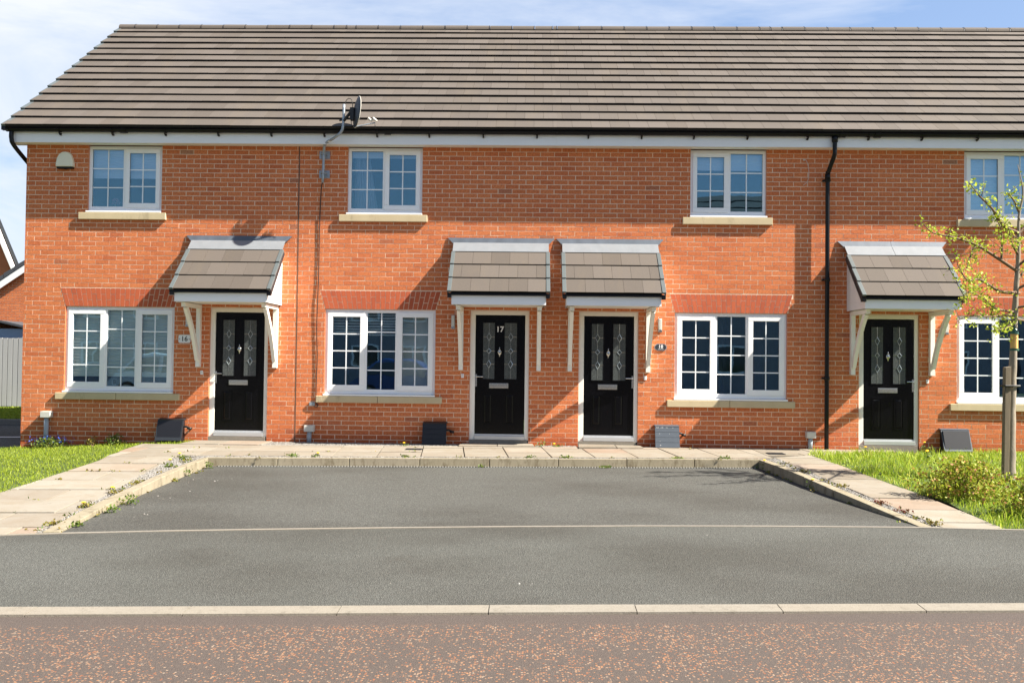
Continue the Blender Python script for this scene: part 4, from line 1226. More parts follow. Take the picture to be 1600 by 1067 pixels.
# gas meter boxes
def gasbox(x0, x1, mat, label, side, lean, scuffs=0):
    cx = (x0+x1)/2; r = empty('gas_meter_box', (cx, 0, -.06), label, 'meter box', 'gas meter boxes along the wall foot')
    zb_, zt_ = -.075, .285
    g = MB()
    pr = [(-.003, zb_), (-.20, zb_), (-.20, zb_+.06), (-.11, zt_-.03), (-.003, zt_-.03)]
    g.prism([(x0+.02, *p_) for p_ in pr], [(x1-.02, *p_) for p_ in pr], 'gasbox_dark'); g.build('box_body', r)
    g = MB()
    A = Vector((0, -.215, zb_+.02)); B = Vector((0, -.13+lean, zt_-.025))
    n = 4
    for i in range(n):
        p0, p1 = A.lerp(B, i/n+.006), A.lerp(B, (i+1)/n-.006)
        g.hexa([(x0, p0.y, p0.z), (x1, p0.y, p0.z), (x1, p0.y+.014, p0.z), (x0, p0.y+.014, p0.z)], [(x0, p1.y, p1.z), (x1, p1.y, p1.z), (x1, p1.y+.014, p1.z), (x0, p1.y+.014, p1.z)], mat)
    p0, p1 = A+Vector((0, .009, 0)), B+Vector((0, .009, 0))
    g.hexa([(x0+.001, p0.y, p0.z), (x1-.001, p0.y, p0.z), (x1-.001, p0.y+.012, p0.z), (x0+.001, p0.y+.012, p0.z)], [(x0+.001, p1.y, p1.z), (x1-.001, p1.y, p1.z), (x1-.001, p1.y+.012, p1.z), (x0+.001, p1.y+.012, p1.z)], mat)
    # top edge and side rims
    g.hexa([(x0, B.y, B.z), (x1, B.y, B.z), (x1, -.003, B.z+.01), (x0, -.003, B.z+.01)], [(x0, B.y, B.z+.016), (x1, B.y, B.z+.016), (x1, -.003, B.z+.03), (x0, -.003, B.z+.03)], mat)
    if scuffs:
        rs = random.Random(4)
        for _ in range(scuffs):
            f = rs.random(); p_ = A.lerp(B, rs.choice([rs.random(), .97])); xx = x0+.02+(x1-x0-.04)*f; s_ = rs.uniform(.004, .012)
            g.poly([(xx-s_, p_.y-.001, p_.z-s_*.7), (xx+s_*.6, p_.y-.001, p_.z-s_), (xx+s_, p_.y-.001+.0, p_.z+s_*.5), (xx-s_*.5, p_.y-.001, p_.z+s_)], 'scuff')
    g.build('lid', r, bevel=0)
    if side:
        g = MB(); z_ = .16; xe = x1
        g.tube(smooth_path([(xe-.03, -.06, z_), (xe+.03, -.065, z_), (xe+.07, -.06, z_-.02), (xe+.09, -.05, z_-.03), (xe+.09, -.003, z_-.03)], 3), .016, 'cable', 8)
        g.tube([(xe+.05, -.075, z_-.02), (xe+.115, -.075, z_-.03)], .022, 'cable', 8); g.build('pipe_elbow', r, smooth=True)
gasbox(-5.975, -5.555, 'gasbox', 'charcoal leaning gas meter box in the grass left of the door of house 16', 1, .03)
gasbox(-1.715, -1.335, 'gasbox_dark', 'black gas meter box in shade on the gravel left of door 17', 1, 0)  # lid takes the darkest copy: its shade is put into the colour
gasbox(1.965, 2.345, 'gasbox_lit', 'scuffed black gas meter box, coloured paler for the sun, right of door 18', 1, 0, 14)
gasbox(6.46, 6.90, 'gasbox_lit', 'ribbed black gas meter box, coloured paler for the sun, in long grass beside the tree', 0, .05)
# cable ducts
for x0, x1, zt_, zl, lb in ((-7.885, -7.725, .377, -.2, 'grey boxed cable duct among blue flowers at the left corner'), (-3.62, -3.462, .207, -.08, 'grey boxed cable duct beside the expansion joint left of window 17'), (4.358, 4.502, .213, -.07, 'grey boxed cable duct left of the long black downpipe')):
    r = empty('cable_duct', ((x0+x1)/2, 0, zl), lb, 'cable duct', 'cable ducts at the wall foot')
    g = MB(); g.box(x0, x1, -.11, -.003, zt_-.10, zt_, 'ductbox'); g.build('duct_box', r, bevel=.006)
    g = MB(); c_ = (x0+x1)/2; g.tube([(c_, -.055, zt_-.101), (c_-.005, -.055, zl)], .036, 'duct', 12, True); g.build('duct_pipe', r, smooth=True)

# satellite dish with mast
def sat_dish(X0, label):
    r = empty('satellite_dish', (X0, 0, 4.1), label, 'satellite dish', 'satellite dishes')
    g = MB(); bx = X0-3.37+3.37
    bx = X0
    g.tube(smooth_path([(bx-.01, -.085, 4.10), (bx, -.085, 4.5), (bx+.005, -.10, 4.62), (bx+.06, -.20, 4.71), (bx+.24, -.40, 4.75), (bx+.36, -.48, 4.82), (bx+.395, -.49, 4.95), (bx+.40, -.49, 5.25)], 5), .021, 'galv', 12)
    g.build('mast', r, smooth=True)
    g = MB(); g.tube([(bx+.12, -.268, 4.725), (bx+.17, -.325, 4.737)], .023, 'upvc_cream', 10); g.build('mast_label', r)
    for z_ in (4.56, 4.25):
        g = MB(); g.box(bx-.085, bx+.085, -.018, -.003, z_-.06, z_+.06, 'galv')
        for sx_ in (-1, 1):
            for sz_ in (-1, 1):
                g.tube([(bx+sx_*.06, -.03, z_+sz_*.035), (bx+sx_*.06, -.019, z_+sz_*.035)], .011, 'galv', 6)
            g.tube(smooth_path([(bx+sx_*.045, -.018, z_), (bx+sx_*.04, -.09, z_), (bx+sx_*.01, -.118, z_)], 3), .008, 'galv', 6)
        g.build('wall_bracket', r)
    # dish: shallow paraboloid, axis n
    n = Vector((.90, .43, -.08)).normalized(); C_ = Vector((bx+.60, -.50, 5.13))
    up = Vector((0, 0, 1)); up = (up-n*up.dot(n)).normalized(); sd_ = n.cross(up)
    g = MB(); NR, NA = 8, 36; vs = []; fs = []
    for back in (0, 1):
        for i in range(NR+1):
            for j in range(NA):
                rr = i/NR; th = 2*math.pi*j/NA
                p_ = C_+sd_*(math.cos(th)*rr*.215)+up*(math.sin(th)*rr*.245)+n*((rr*rr)*.045-.035-(.004 if back else 0)); vs.append(tuple(p_))
    def q_(b__, i, j): return b__*(NR+1)*NA+i*NA+j % NA
    for i in range(NR):
        for j in range(NA):
            fs.append((q_(0, i, j), q_(0, i, j+1), q_(0, i+1, j+1), q_(0, i+1, j))); fs.append((q_(1, i+1, j), q_(1, i+1, j+1), q_(1, i, j+1), q_(1, i, j)))
    for j in range(NA): fs.append((q_(0, NR, j), q_(0, NR, j+1), q_(1, NR, j+1), q_(1, NR, j)))
    g.faces(vs, fs, 'dish'); g.build('reflector', r, smooth=True)
    g = MB(); rim = [tuple(C_+sd_*(math.cos(t_)*.216)+up*(math.sin(t_)*.246)+n*.010) for t_ in [2*math.pi*k/36 for k in range(37)]]
    g.tube(rim, .005, 'pale_plastic', 6, False); g.build('dish_rim', r, smooth=True)
    g = MB(); b0 = C_-n*.045
    g.box(b0.x-.05, b0.x+.01, b0.y-.05, b0.y+.05, b0.z-.14, b0.z+.05, 'cable')
    g.tube([(bx+.40, -.49, 4.99), tuple(b0+Vector((-.02, 0, .02)))], .024, 'cable', 8)
    g.tube([(bx+.33, -.47, 5.0), (bx+.40, -.49, 5.01)], .013, 'cable', 8); g.build('dish_mount', r)
    g = MB(); bot = C_-up*.235; tip = C_+Vector((.29, .03, -.16))
    g.tube([tuple(bot), tuple(tip)], .010, 'galv', 8); g.build('feed_arm', r)
    g = MB()
    for k, o_ in enumerate((-.075, -.0)):
        c2 = tip+Vector((o_, -.01, .03)); g.tube([tuple(c2+Vector((.03, 0, -.005))), tuple(c2+Vector((-.035, .0, .035)))], [.015, .026], 'pale_plastic', 10)
    g.tube([tuple(tip), tuple(tip+Vector((0, 0, -.09)))], .006, 'cable', 6); g.build('feed_horn', r, smooth=True)
    g = MB(); g.tube(smooth_path([(bx+.41, -.49, 5.24), (bx+.45, -.49, 5.33), (bx+.52, -.50, 5.32), (bx+.54, -.50, 5.15), (bx+.52, -.50, 4.95), tuple(bot)], 4), .005, 'cable', 6); g.build('cable_loop', r)
sat_dish(-3.375, 'dark grey satellite dish on a bent steel mast above the left middle of the gutter')
sat_dish(8.02+.05, 'satellite dish on its mast beyond the right end of the picture')
g = MB()
g.tube(smooth_path([(-3.385, -.085, 4.12), (-3.42, -.03, 4.0), (-3.44, -.014, 3.5), (-3.445, -.014, 2.6), (-3.455, -.02, 2.1), (-3.46, -.015, 1.7), (-3.445, -.015, 1.3), (-3.455, -.012, .9), (-3.45, -.015, .58), (-3.42, -.015, .53)], 5), .0075, 'cable', 6)
tag(g.build('aerial_cable', smooth=True), 'thin black cable running down the wall from the dish mast', 'cable')
g = MB(); g.box(-3.56, -3.47, -.03, -.003, .52, .575, 'galv'); g.tube(smooth_path([(-3.42, -.015, .53), (-3.44, -.015, .50), (-3.48, -.015, .51), (-3.50, -.015, .54)], 3), .006, 'cable', 6)
tag(g.build('junction_box', bevel=.004), 'small grey junction box under the left end of the sill at house 17', 'junction box')
g = MB(); g.tube(smooth_path([(4.325, -.01, 4.54), (4.355, -.018, 4.52), (4.385, -.02, 4.42), (4.395, -.02, 4.30), (4.37, -.018, 4.19), (4.31, -.008, 4.13)], 5), .0045, 'white_cable', 6); g.box(4.305, 4.335, -.012, -.002, 4.525, 4.55, 'white_cable')
tag(g.build('loose_wire', smooth=True), 'loose pale curl of wire on the upper wall left of the downpipe', 'wire')

# ------------------------------------------------------------------ behind the glass
def slab_blind(x0, x1, z0, z1, mat, label, y=.118, fold=.004):
    g = MB(); n = max(2, int((z1-z0)/.05))
    for i in range(n):
        a, b_ = z0+(z1-z0)*i/n, z0+(z1-z0)*(i+1)/n
        g.poly([(x0, y+fold, a), (x1, y+fold, a), (x1, y-fold, (a+b_)/2), (x0, y-fold, (a+b_)/2)], mat)
        g.poly([(x0, y-fold, (a+b_)/2), (x1, y-fold, (a+b_)/2), (x1, y+fold, b_), (x0, y+fold, b_)], mat)
    g.box(x0, x1, y-.01, y+.012, z0-.02, z0, mat)
    return tag(g.build('window_blind'), label, 'blind')
slab_blind(-7.54, -5.80, .965, 2.07, 'blind', 'pale grey-green blind drawn nearly to the sill of the ground window at 16')
slab_blind(-7.21, -6.05, 4.20, 4.70, 'blind_blue', 'white blind drawn halfway down the upper window of house 16', fold=.002)
slab_blind(2.55, 3.70, 4.40, 4.70, 'blind_blue', 'white blind drawn a third of the way down the upper window of 18', fold=.002)
slab_blind(6.88, 8.04, 3.66, 4.70, 'blind_blue', 'white blind fully drawn in the upper window at the right edge', fold=.002)
slab_blind(-2.97, -1.81, 4.56, 4.70, 'blind_blue', 'short white blind at the top of the upper window of 17', fold=.002)
g = MB()
for i in range(9):
    z_ = 1.66+i*.045; g.hexa([(-3.29, .15, z_), (-1.92, .15, z_), (-1.92, .185, z_+.022), (-3.29, .185, z_+.022)], [(-3.29, .15, z_+.004), (-1.92, .15, z_+.004), (-1.92, .185, z_+.026), (-3.29, .185, z_+.026)], 'blind')
tag(g.build('slatted_blind'), 'raised slatted blind across the top of the ground window of house 17', 'blind')
def curtain(x0, x1, z0, z1, mat, label, taper=0):
    g = MB(); n = 40; P = []
    for i in range(n+1):
        u = i/n; P.append((u, .24+.02*math.sin(u*38)+.008*math.sin(u*91)))
    for a, b_ in zip(P, P[1:]):
        f = lambda u, k: x0+(x1-x0)*u*(1+taper*k)
        g.poly([(f(a[0], 1), a[1], z0), (f(b_[0], 1), b_[1], z0), (f(b_[0], 0), b_[1], z1), (f(a[0], 0), a[1], z1)], mat)
    return tag(g.build('curtain', smooth=True), label, 'curtain')
curtain(-2.93, -2.70, 3.66, 4.66, 'curtain', 'grey net curtain at the left of the upper window of house 17', .7)
M['darkcurtain'] = simple('dark_blue_curtain', (.045, .055, .075), .9, var=.3)
M['redcurtain'] = simple('dull_plum_curtain', (.12, .06, .06), .9, var=.3)
M['pinkflower'] = simple('pink_flower', (.5, .2, .25), .8, var=.4)
curtain(2.98, 3.16, .76, 2.06, 'darkcurtain', 'dark grey curtain bunched behind the centre of ground window 18')
curtain(3.50, 3.62, .76, 2.06, 'redcurtain', 'dull plum curtain bunched behind the right light of ground window 18')
g = MB(); g.box(-2.20, -1.60, .30, .32, .0, 2.35, 'blind')
tag(g.build('room_divider'), 'pale wall panel seen through the right light of ground window 17', 'partition')
# vase at the sill of the right window
g = MB(); vx, vy = 6.93, .30
pf = [(.0, .0), (.055, 0), (.075, .05), (.078, .10), (.055, .15), (.032, .17), (.034, .19), (.03, .195)]
for (r0, z0), (r1, z1) in zip(pf, pf[1:]): g.tube([(vx, vy, .80+z0), (vx, vy, .80+z1+.0001)], [max(r0, .002), r1], 'vase', 14, False)
tag(g.build('vase', smooth=True), 'squat pale ribbed vase on the inner sill behind the right window', 'vase')
g = MB(); g.box(6.78, 8.5, .12, .42, .76, .799, 'room'); tag(g.build('inner_sill'), 'inner sill board carrying the vase behind the right window', 'sill')
g = MB()
for (a, b_, c_, d) in ((-7.35, -7.20, .70, .93), (-6.87, -6.62, .70, .90), (-6.3, -6.1, .70, .86)): g.box(a, b_, .35, .5, c_, d, 'stake')
for a in (-6.95, -6.0): g.frame(a, a+.22, .80, .90, .012, .36, .37, 'blind')
g.box(-7.45, -5.9, .3, .6, .66, .699, 'room_dark')
tag(g.build('side_table'), 'low table with brown boxes glimpsed under the blind of window 16', 'table')
g = MB()
for k in range(26):
    a, e_ = random.uniform(0, 6.28), random.uniform(-.4, 1.3); r_ = .06
    c_ = Vector((-6.88+r_*1.2*math.cos(a)*math.cos(e_), .20+r_*math.sin(a)*math.cos(e_)*.5, 3.80+r_*math.sin(e_)))
    g.tube([tuple(c_), tuple(c_+Vector((0, -.012, .004)))], [.02, .004], 'pinkflower', 6)
g.tube([(-6.88, .2, 3.64), (-6.88, .2, 3.80)], [.03, .012], 'vase', 8)
tag(g.build('flower_pot', smooth=True), 'pink flowers in a pot inside the upper window of house 16', 'flowers')

# ------------------------------------------------------------------ tree, stake, feeder
tree = empty('young_tree', (5.94, -3.1, -.11), 'slender young tree with fresh yellow-green leaves tied to a stake', 'tree')
TY = -3.1; TK = (TY+14.36)/(-2.55+14.36)
def tk(a, c_): return (a*TK, 1.29+(c_-1.29)*TK)
trunk_p = [(tk(a, c_)[0], TY, tk(a, c_)[1]) for a, c_ in [(6.225, -.20), (6.232, .0), (6.248, .72), (6.272, 1.39), (6.297, 2.05), (6.338, 2.72), (6.346, 3.23), (6.40, 3.56), (6.33, 3.92)]]
trunk_r = [.080, .066, .052, .044, .035, .025, .016, .010, .004]
g = MB(); sp_ = smooth_path(trunk_p, 5); rr = list(np.interp(np.linspace(0, 8, len(sp_)), range(9), trunk_r))
rr = [r_*(1+.06*math.sin(i*2.3)) for i, r_ in enumerate(rr)]
g.tube(sp_, rr, 'bark', 12); g.build('trunk', tree, smooth=True)
branches = [
    [(6.321, 2.53), (6.049, 2.71), (5.80, 2.862), (5.50, 2.96), (5.23, 3.02), (5.09, 3.16)],
    [(6.346, 3.02), (6.148, 3.12), (6.0, 3.34), (5.825, 3.517), (5.709, 3.668)],
    [(6.12, 2.66), (6.13, 2.85), (6.11, 3.08), (6.02, 3.28)],
    [(6.346, 2.24), (6.10, 2.262), (5.851, 2.41), (5.677, 2.408), (5.553, 2.608)],
    [(6.297, 1.99), (6.049, 2.036), (5.876, 2.18), (5.677, 2.258)],
    [(6.30, 1.96), (6.165, 1.945), (5.975, 1.926), (5.793, 1.941), (5.587, 1.889)],
    [(6.289, 1.85), (6.165, 1.78), (6.02, 1.75)],
    [(5.80, 2.862), (5.72, 2.72), (5.66, 2.52)],
    [(5.9, 2.40), (5.78, 2.30), (5.66, 2.20), (5.60, 2.05)],
    [(6.34, 2.60), (6.60, 2.80), (6.9, 2.95), (7.15, 3.2)],
    [(6.34, 3.0), (6.5, 3.25), (6.62, 3.6), (6.66, 3.9)],
    [(6.33, 2.3), (6.6, 2.42), (6.9, 2.5), (7.2, 2.62)],
    [(6.30, 2.05), (6.55, 2.10), (6.8, 2.25), (7.0, 2.3)],
    [(6.30, 1.9), (6.5, 1.88), (6.75, 1.95), (6.9, 1.9)],
    [(6.346, 3.3), (6.28, 3.45), (6.2, 3.55)],
    [(6.33, 2.75), (6.25, 2.9), (6.22, 3.05)],
    [(6.33, 2.40), (6.45, 2.62), (6.52, 2.9)],
]
g = MB(); leafpts = []
rb = random.Random(5)
for bi, br_ in enumerate(branches):
    yd = rb.uniform(-1.1, -.15) if bi < 9 else rb.uniform(-.6, .5); n = len(br_)
    br_ = [tk(*q_) for q_ in br_]
    P = []
    for i, (a, c_) in enumerate(br_):
        depth = yd*(i/(n-1)) if bi != 7 else yd*.5
        if bi in (2, 7, 8): depth = yd*.3*(i/(n-1))
        k = (TY+depth+14.36)/(TY+14.36)
        P.append((a*k, TY+depth, 1.29+(c_-1.29)*k))
    S_ = smooth_path(P, 5)
    r0 = .020 if bi in (0, 1, 3) else .013
    g.tube(S_, [r0*(1-i/len(S_))+.0035 for i in range(len(S_))], 'twig', 7)
    for i, p_ in enumerate(S_[3:]):
        f = (i+3)/len(S_)
        m_ = 2 if f > .25 else 0
        for _ in range(m_): leafpts.append((Vector(p_)+Vector([rb.gauss(0, .035) for _ in range(3)]), 1))
        if rb.random() < .75 and f > .15:
            d_ = Vector((rb.uniform(-1, 1), rb.uniform(-1, 1), rb.uniform(-.5, 1))).normalized()
            ln_ = rb.uniform(.06, .2); e_ = Vector(p_)+d_*ln_
            g.tube([tuple(p_), tuple(Vector(p_)+d_*ln_*.5+Vector((0, 0, .01))), tuple(e_)], [.0045, .0035, .002], 'twig', 5)
            leafpts.append((e_, 1)); leafpts.append((Vector(p_)+d_*ln_*.6, 1))
for _ in range(10):
    leafpts.append((Vector((6.06+rb.gauss(0, .04), TY+rb.gauss(0, .04), rb.uniform(3.1, 3.8))), 1))
for _ in range(26):   # denser low tuft left of the trunk
    leafpts.append((Vector((rb.gauss(5.86, .10), TY+rb.gauss(0, .12), rb.gauss(1.79, .07))), 1))
g.build('branches', tree, smooth=True)
def leaves(mb, c_, n, size, mat, rnd, spread=.03):
    for _ in range(n):
        d_ = Vector((rnd.gauss(0, 1), rnd.gauss(0, 1), rnd.gauss(.3, .8))).normalized()
        s_ = size*rnd.uniform(.6, 1.25)
        side = d_.cross(Vector((rnd.gauss(0, 1), rnd.gauss(0, 1), rnd.gauss(0, 1)))).normalized()
        nn = d_.cross(side)
        b0 = Vector(c_)+Vector((rnd.gauss(0, spread), rnd.gauss(0, spread), rnd.gauss(0, spread)))
        pts = [b0, b0+d_*s_*.35+side*s_*.30+nn*s_*.06, b0+d_*s_*.8+side*s_*.22, b0+d_*s_*1.05, b0+d_*s_*.75-side*s_*.24, b0+d_*s_*.35-side*s_*.32+nn*s_*.06]
        mb.poly([tuple(p_) for p_ in pts], mat)
g = MB()
for p_, _ in leafpts: leaves(g, p_, rb.randint(2, 5), .038, 'leaf', rb, .025)
g.build('crown', tree)
# stake and strap
def near(g_):
    g_.v = [(x_*TK, -14.36+(y_+14.36)*TK, 1.29+(z_-1.29)*TK) for x_, y_, z_ in g_.v]; return g_
stk = empty('tree_stake', (5.90, -3.15, -.12), 'rough square timber stake with a black rubber tie beside the trunk', 'stake')
g = MB(); g.hexa([(6.110, -2.63, -.2), (6.178, -2.63, -.2), (6.178, -2.56, -.2), (6.110, -2.56, -.2)], [(6.132, -2.63, 1.27), (6.208, -2.63, 1.285), (6.208, -2.56, 1.285), (6.132, -2.56, 1.27)], 'stake'); near(g).build('post', stk, bevel=.006)
g = MB(); z_ = 1.03
g.tube([(6.125, -2.64, z_), (6.235, -2.642, z_), (6.26, -2.63, z_), (6.33, -2.60, z_), (6.33, -2.49, z_), (6.22, -2.49, z_), (6.12, -2.54, z_), (6.125, -2.64, z_)], .014, 'cable', 6); g.tube([(6.13, -2.645, z_-.01), (6.115, -2.65, z_-.09), (6.11, -2.65, z_-.18)], .004, 'cable', 5); near(g).build('rubber_tie', stk)
# feeder
fd = empty('bird_feeder', (5.93, -3.2, 1.5), 'green capped tube bird feeder of seed hanging against the trunk', 'bird feeder')
g = MB(); cx, cy = 6.225, -2.665
g.tube([(cx, cy, 1.515), (cx, cy, 1.70)], .045, 'seed', 16); near(g).build('seed_tube', fd, smooth=False)
g = MB(); g.tube([(cx, cy, 1.70), (cx, cy, 1.75), (cx, cy, 1.80)], [.055, .045, .012], 'green_plastic', 16); near(g).build('feeder_lid', fd)
g = MB(); g.tube([(cx, cy, 1.485), (cx, cy, 1.514)], .056, 'green_plastic', 16); near(g).build('feeder_tray', fd)
g = MB(); g.tube([(cx, cy, 1.80), (cx+.01, cy+.02, 1.95)], .003, 'cable', 5); near(g).build('hanger', fd)

# ------------------------------------------------------------------ shrubs and weeds
def shrub(cx, cy, rx, ry, h, n, label, zf, mat='shrubleaf', size=.035, name='shrub', cat='shrub', group=None):
    z0 = zf(cx, cy); r = empty(name, (cx, cy, z0), label, cat, group)
    rs = random.Random(int(cx*100)); g = MB(); s_ = MB()
    for i in range(18):
        a = rs.uniform(0, 6.28); q = rs.uniform(.3, .9)
        e_ = Vector((cx+rx*q*math.cos(a), cy+ry*q*math.sin(a), z0+h*rs.uniform(.6, 1)))
        s_.tube([(cx+rs.uniform(-.05, .05), cy+rs.uniform(-.05, .05), z0-.02), ((cx+e_.x)/2, (cy+e_.y)/2, z0+h*.5), tuple(e_)], [.008, .005, .002], 'twig', 5)
    for i in range(n):
        a = rs.uniform(0, 6.28); q = rs.random()**.5; zz = rs.random()
        lim = (1-(zz-.3)**2*1.5 if zz > .3 else .75+zz*.8)*(1+.22*math.sin(a*3+cx)+.15*math.sin(a*7))
        p_ = Vector((cx+rx*q*lim*math.cos(a), cy+ry*q*lim*math.sin(a), z0+.01+h*zz*(.9+.2*math.sin(a*5)*q)))
        leaves(g, p_, 2, size, mat, rs, .015)
    s_.build('stems', r); g.build('foliage', r); return r
shrub(4.78, -4.35, .52, .42, .42, 1700, 'rounded low shrub with reddish new leaves by the slab path', zlawn_r)
shrub(5.15, -5.30, .48, .42, .40, 1600, 'low green shrub cut by the right edge of the picture', zlawn_r)
shrub(-7.62, -.28, .26, .17, .13, 260, 'green clump at the foot of the left duct', zlawn_l, 'weed', .035, 'garden_plant', 'plant')
shrub(-6.62, -.20, .16, .10, .14, 170, 'dark green tuft on the shaded bed under window 16', zlawn_l, 'weed', .03, 'garden_plant', 'plant')
shrub(-6.98, -.22, .10, .08, .12, 70, 'dry straw coloured tuft on the shaded bed under window 16', zlawn_l, 'moss', .03, 'garden_plant', 'plant')
shrub(-8.30, -.75, .16, .12, .10, 120, 'leafy weed clump at the left corner of the house', zlawn_l, 'weed', .035, 'garden_plant', 'plant')
g = MB(); rs = random.Random(3)
for _ in range(150):
    c_ = Vector((rs.gauss(-7.66, .16), rs.gauss(-.22, .06), zlawn_l(-7.6, -.2)+rs.uniform(.04, .17))); leaves(g, c_, 2, .022, 'blueflower', rs, .01)
tag(g.build('blue_flowers'), 'low mass of blue flowers around the left cable duct', 'flowers')
def weed(x_, y_, zf, r_, h, mat, label, flower=0, name='weed'):
    z0 = zf(x_, y_); e_ = empty(name, (x_, y_, z0), label, 'weed', 'weeds along the paving'); rs = random.Random(int((x_*7+y_*13)*50))
    g = MB()
    for i in range(int(26*r_/.08)):
        a = rs.uniform(0, 6.28); q = rs.uniform(.0, 1)*r_
        leaves(g, Vector((x_+q*math.cos(a), y_+q*math.sin(a), z0+rs.uniform(.005, h))), 2, .028, mat, rs, .008)
    g.build('leaf_tuft', e_)
    for k in range(flower):
        fx, fy = x_+rs.uniform(-.05, .05), y_+rs.uniform(-.04, .04); g = MB(); zt_ = z0+h+rs.uniform(.01, .05)
        g.tube([(fx, fy, z0), (fx, fy, zt_)], .003, 'weed', 5); g.tube([(fx, fy, zt_), (fx, fy, zt_+.012), (fx, fy, zt_+.018)], [.008, .024, .012], 'yellow', 9); g.build('flower_head', e_)
W = [(-4.02, -5.42, zbay, .11, .10, 'weed', 'leafy green weed at the foot of the left kerb', 0),
     (-4.00, -5.85, zbay, .07, .06, 'weed', 'small yellowish weed just nearer than the leafy one on the left kerb', 0),
     (-3.97, -6.55, zbay, .07, .04, 'weed', 'low weed at the near end of the left kerb', 0),
     (-4.24, -2.62, zbay, .07, .07, 'weed', 'upright weed in the left rear corner of the parking bay', 0),
     (-4.20, -3.4, zbay, .05, .09, 'weed', 'thin weed against the left kerb face midway', 0),
     (3.24, -1.90, zbay, .10, .09, 'weed', 'dandelion in the right rear corner of the parking bay', 1),
     (3.36, -3.62, zbay, .09, .09, 'weed', 'dandelion against the middle of the right kerb', 1),
     (1.05, -1.93, zbay, .10, .02, 'weed', 'flat green weed in the slot drain right of centre', 0),
     (-.66, -2.07, zbay, .05, .02, 'weed', 'tiny flat weed in the slot drain left of centre', 0),
     (-3.25, -2.12, zg, .12, .04, 'weed', 'flat green weed in the gravel behind the rear kerb left part', 0),
     (-2.95, -2.10, zg, .07, .03, 'weed', 'yellow flowered weed in the gravel right of the flat green one', 1),
     (-1.70, -1.98, zg, .10, .02, 'weed', 'flat weed in the gravel below the black meter box', 0),
     (-1.95, -.42, zg, .05, .03, 'weed', 'single dandelion by the gravel left of the drain cover', 1),
     (.50, -1.80, zg, .12, .02, 'weed', 'flat weed in the gravel in front of door 18', 0),
     (.0, -1.84, zg, .08, .02, 'weed', 'flat weed in the gravel between the two middle doors', 0),
     (.16, -.25, zg, .08, .10, 'weed', 'grassy weed beside the frame of door 17', 0),
     (.42, -.22, zg, .09, .03, 'weed', 'yellow flowered weed between doors 17 and 18', 1),
     (2.06, -1.70, zg, .10, .02, 'weed', 'flat weed in the gravel near the scuffed meter box', 0),
     (2.75, -1.62, zg, .10, .03, 'weed', 'flat weed in the gravel near the right kerb', 0),
     (-4.42, -4.35, zg, .09, .03, 'moss', 'mossy tuft in the left gravel strip, farther one', 0),
     (-4.36, -5.0, zg, .09, .04, 'moss', 'mossy dandelion in the left gravel strip', 1),
     (-4.30, -5.7, zg, .11, .04, 'moss', 'brown mossy tuft midway along the left gravel strip', 1),
     (-4.20, -6.45, zg, .11, .04, 'moss', 'brown mossy tuft at the near end of the left gravel strip', 0),
     (-4.50, -3.2, zg, .08, .04, 'weed', 'green weed in the far part of the left gravel strip', 1),
     (-4.58, -2.6, zg, .08, .05, 'weed', 'yellow flowered weed where the left path meets the house path', 1),
     (3.64, -3.75, zg, .08, .03, 'moss', 'mossy tuft midway along the right gravel strip', 0),
     (3.52, -2.7, zg, .08, .03, 'moss', 'mossy tuft in the far part of the right gravel strip', 0),
     (3.72, -4.75, zg, .10, .03, 'redweed', 'red leaved weed in the right gravel strip', 0),
     (3.77, -5.2, zg, .09, .04, 'redweed', 'second red leaved weed nearer along the right gravel strip', 0),
     (3.84, -5.78, zg, .09, .05, 'moss', 'brown weed at the near end of the right gravel strip', 0),
     (4.9, -1.1, zlawn_r, .05, .10, 'weed', 'dandelion in the long grass in front of the right meter box', 1),
     (5.6, -1.6, zlawn_r, .05, .12, 'weed', 'dandelion in the long grass left of the stake', 2),
     (5.9, -.9, zlawn_r, .14, .15, 'weed', 'broad leaved weed in the long grass near the right meter box', 1),
     (-8.05, -1.10, zlawn_l, .05, .03, 'weed', 'yellow dandelion at the left corner of the lawn', 3)]
for a in W: weed(*a)
g = MB(); rs = random.Random(21)
for _ in range(150):
    k = rs.random()
    if .55 < k < .70: continue
    if k < .35: y_ = rs.uniform(-6.8, -2.5); x_ = kxl(y_)+rs.choice([-.16, -.12, .06, .07])+rs.gauss(0, .015)
    elif k < .55: y_ = rs.uniform(-5.8, -1.9); x_ = kxr(y_)+rs.choice([.10, .17, -.07])+rs.gauss(0, .015)
    elif k < .75: x_ = rs.uniform(-4.2, 3.1); y_ = float(np.interp(x_, [p_[0] for p_ in kback_i], [p_[1] for p_ in kback_i]))+rs.choice([.11, .14, -.02])
    elif k < .9: x_ = -5.3+rs.uniform(-.3, .9); y_ = -.64-.6*rs.randint(1, 10)+.09*(x_+5.3)
    else: x_ = rs.uniform(-4, 3); y_ = ffront(x_)+.61*rs.choice([0, 1, 2])
    inb = (kxl(y_)+.04 < x_ < kxr(y_)-.05) and y_ < -2.5
    z_ = zbay(x_, y_) if inb or (k < .55 and x_ > kxl(y_) and x_ < kxr(y_)) else zpath(x_, y_)-.006
    for _ in range(rs.randint(2, 6)): leaves(g, Vector((x_+rs.gauss(0, .03), y_+rs.gauss(0, .012), z_+rs.uniform(.001, .012))), 2, .028, rs.choice(['moss', 'weed', 'moss']), rs, .006)
tag(g.build('moss'), 'moss and seedlings in the joints of slabs, kerbs and gravel', 'moss', kind='stuff')
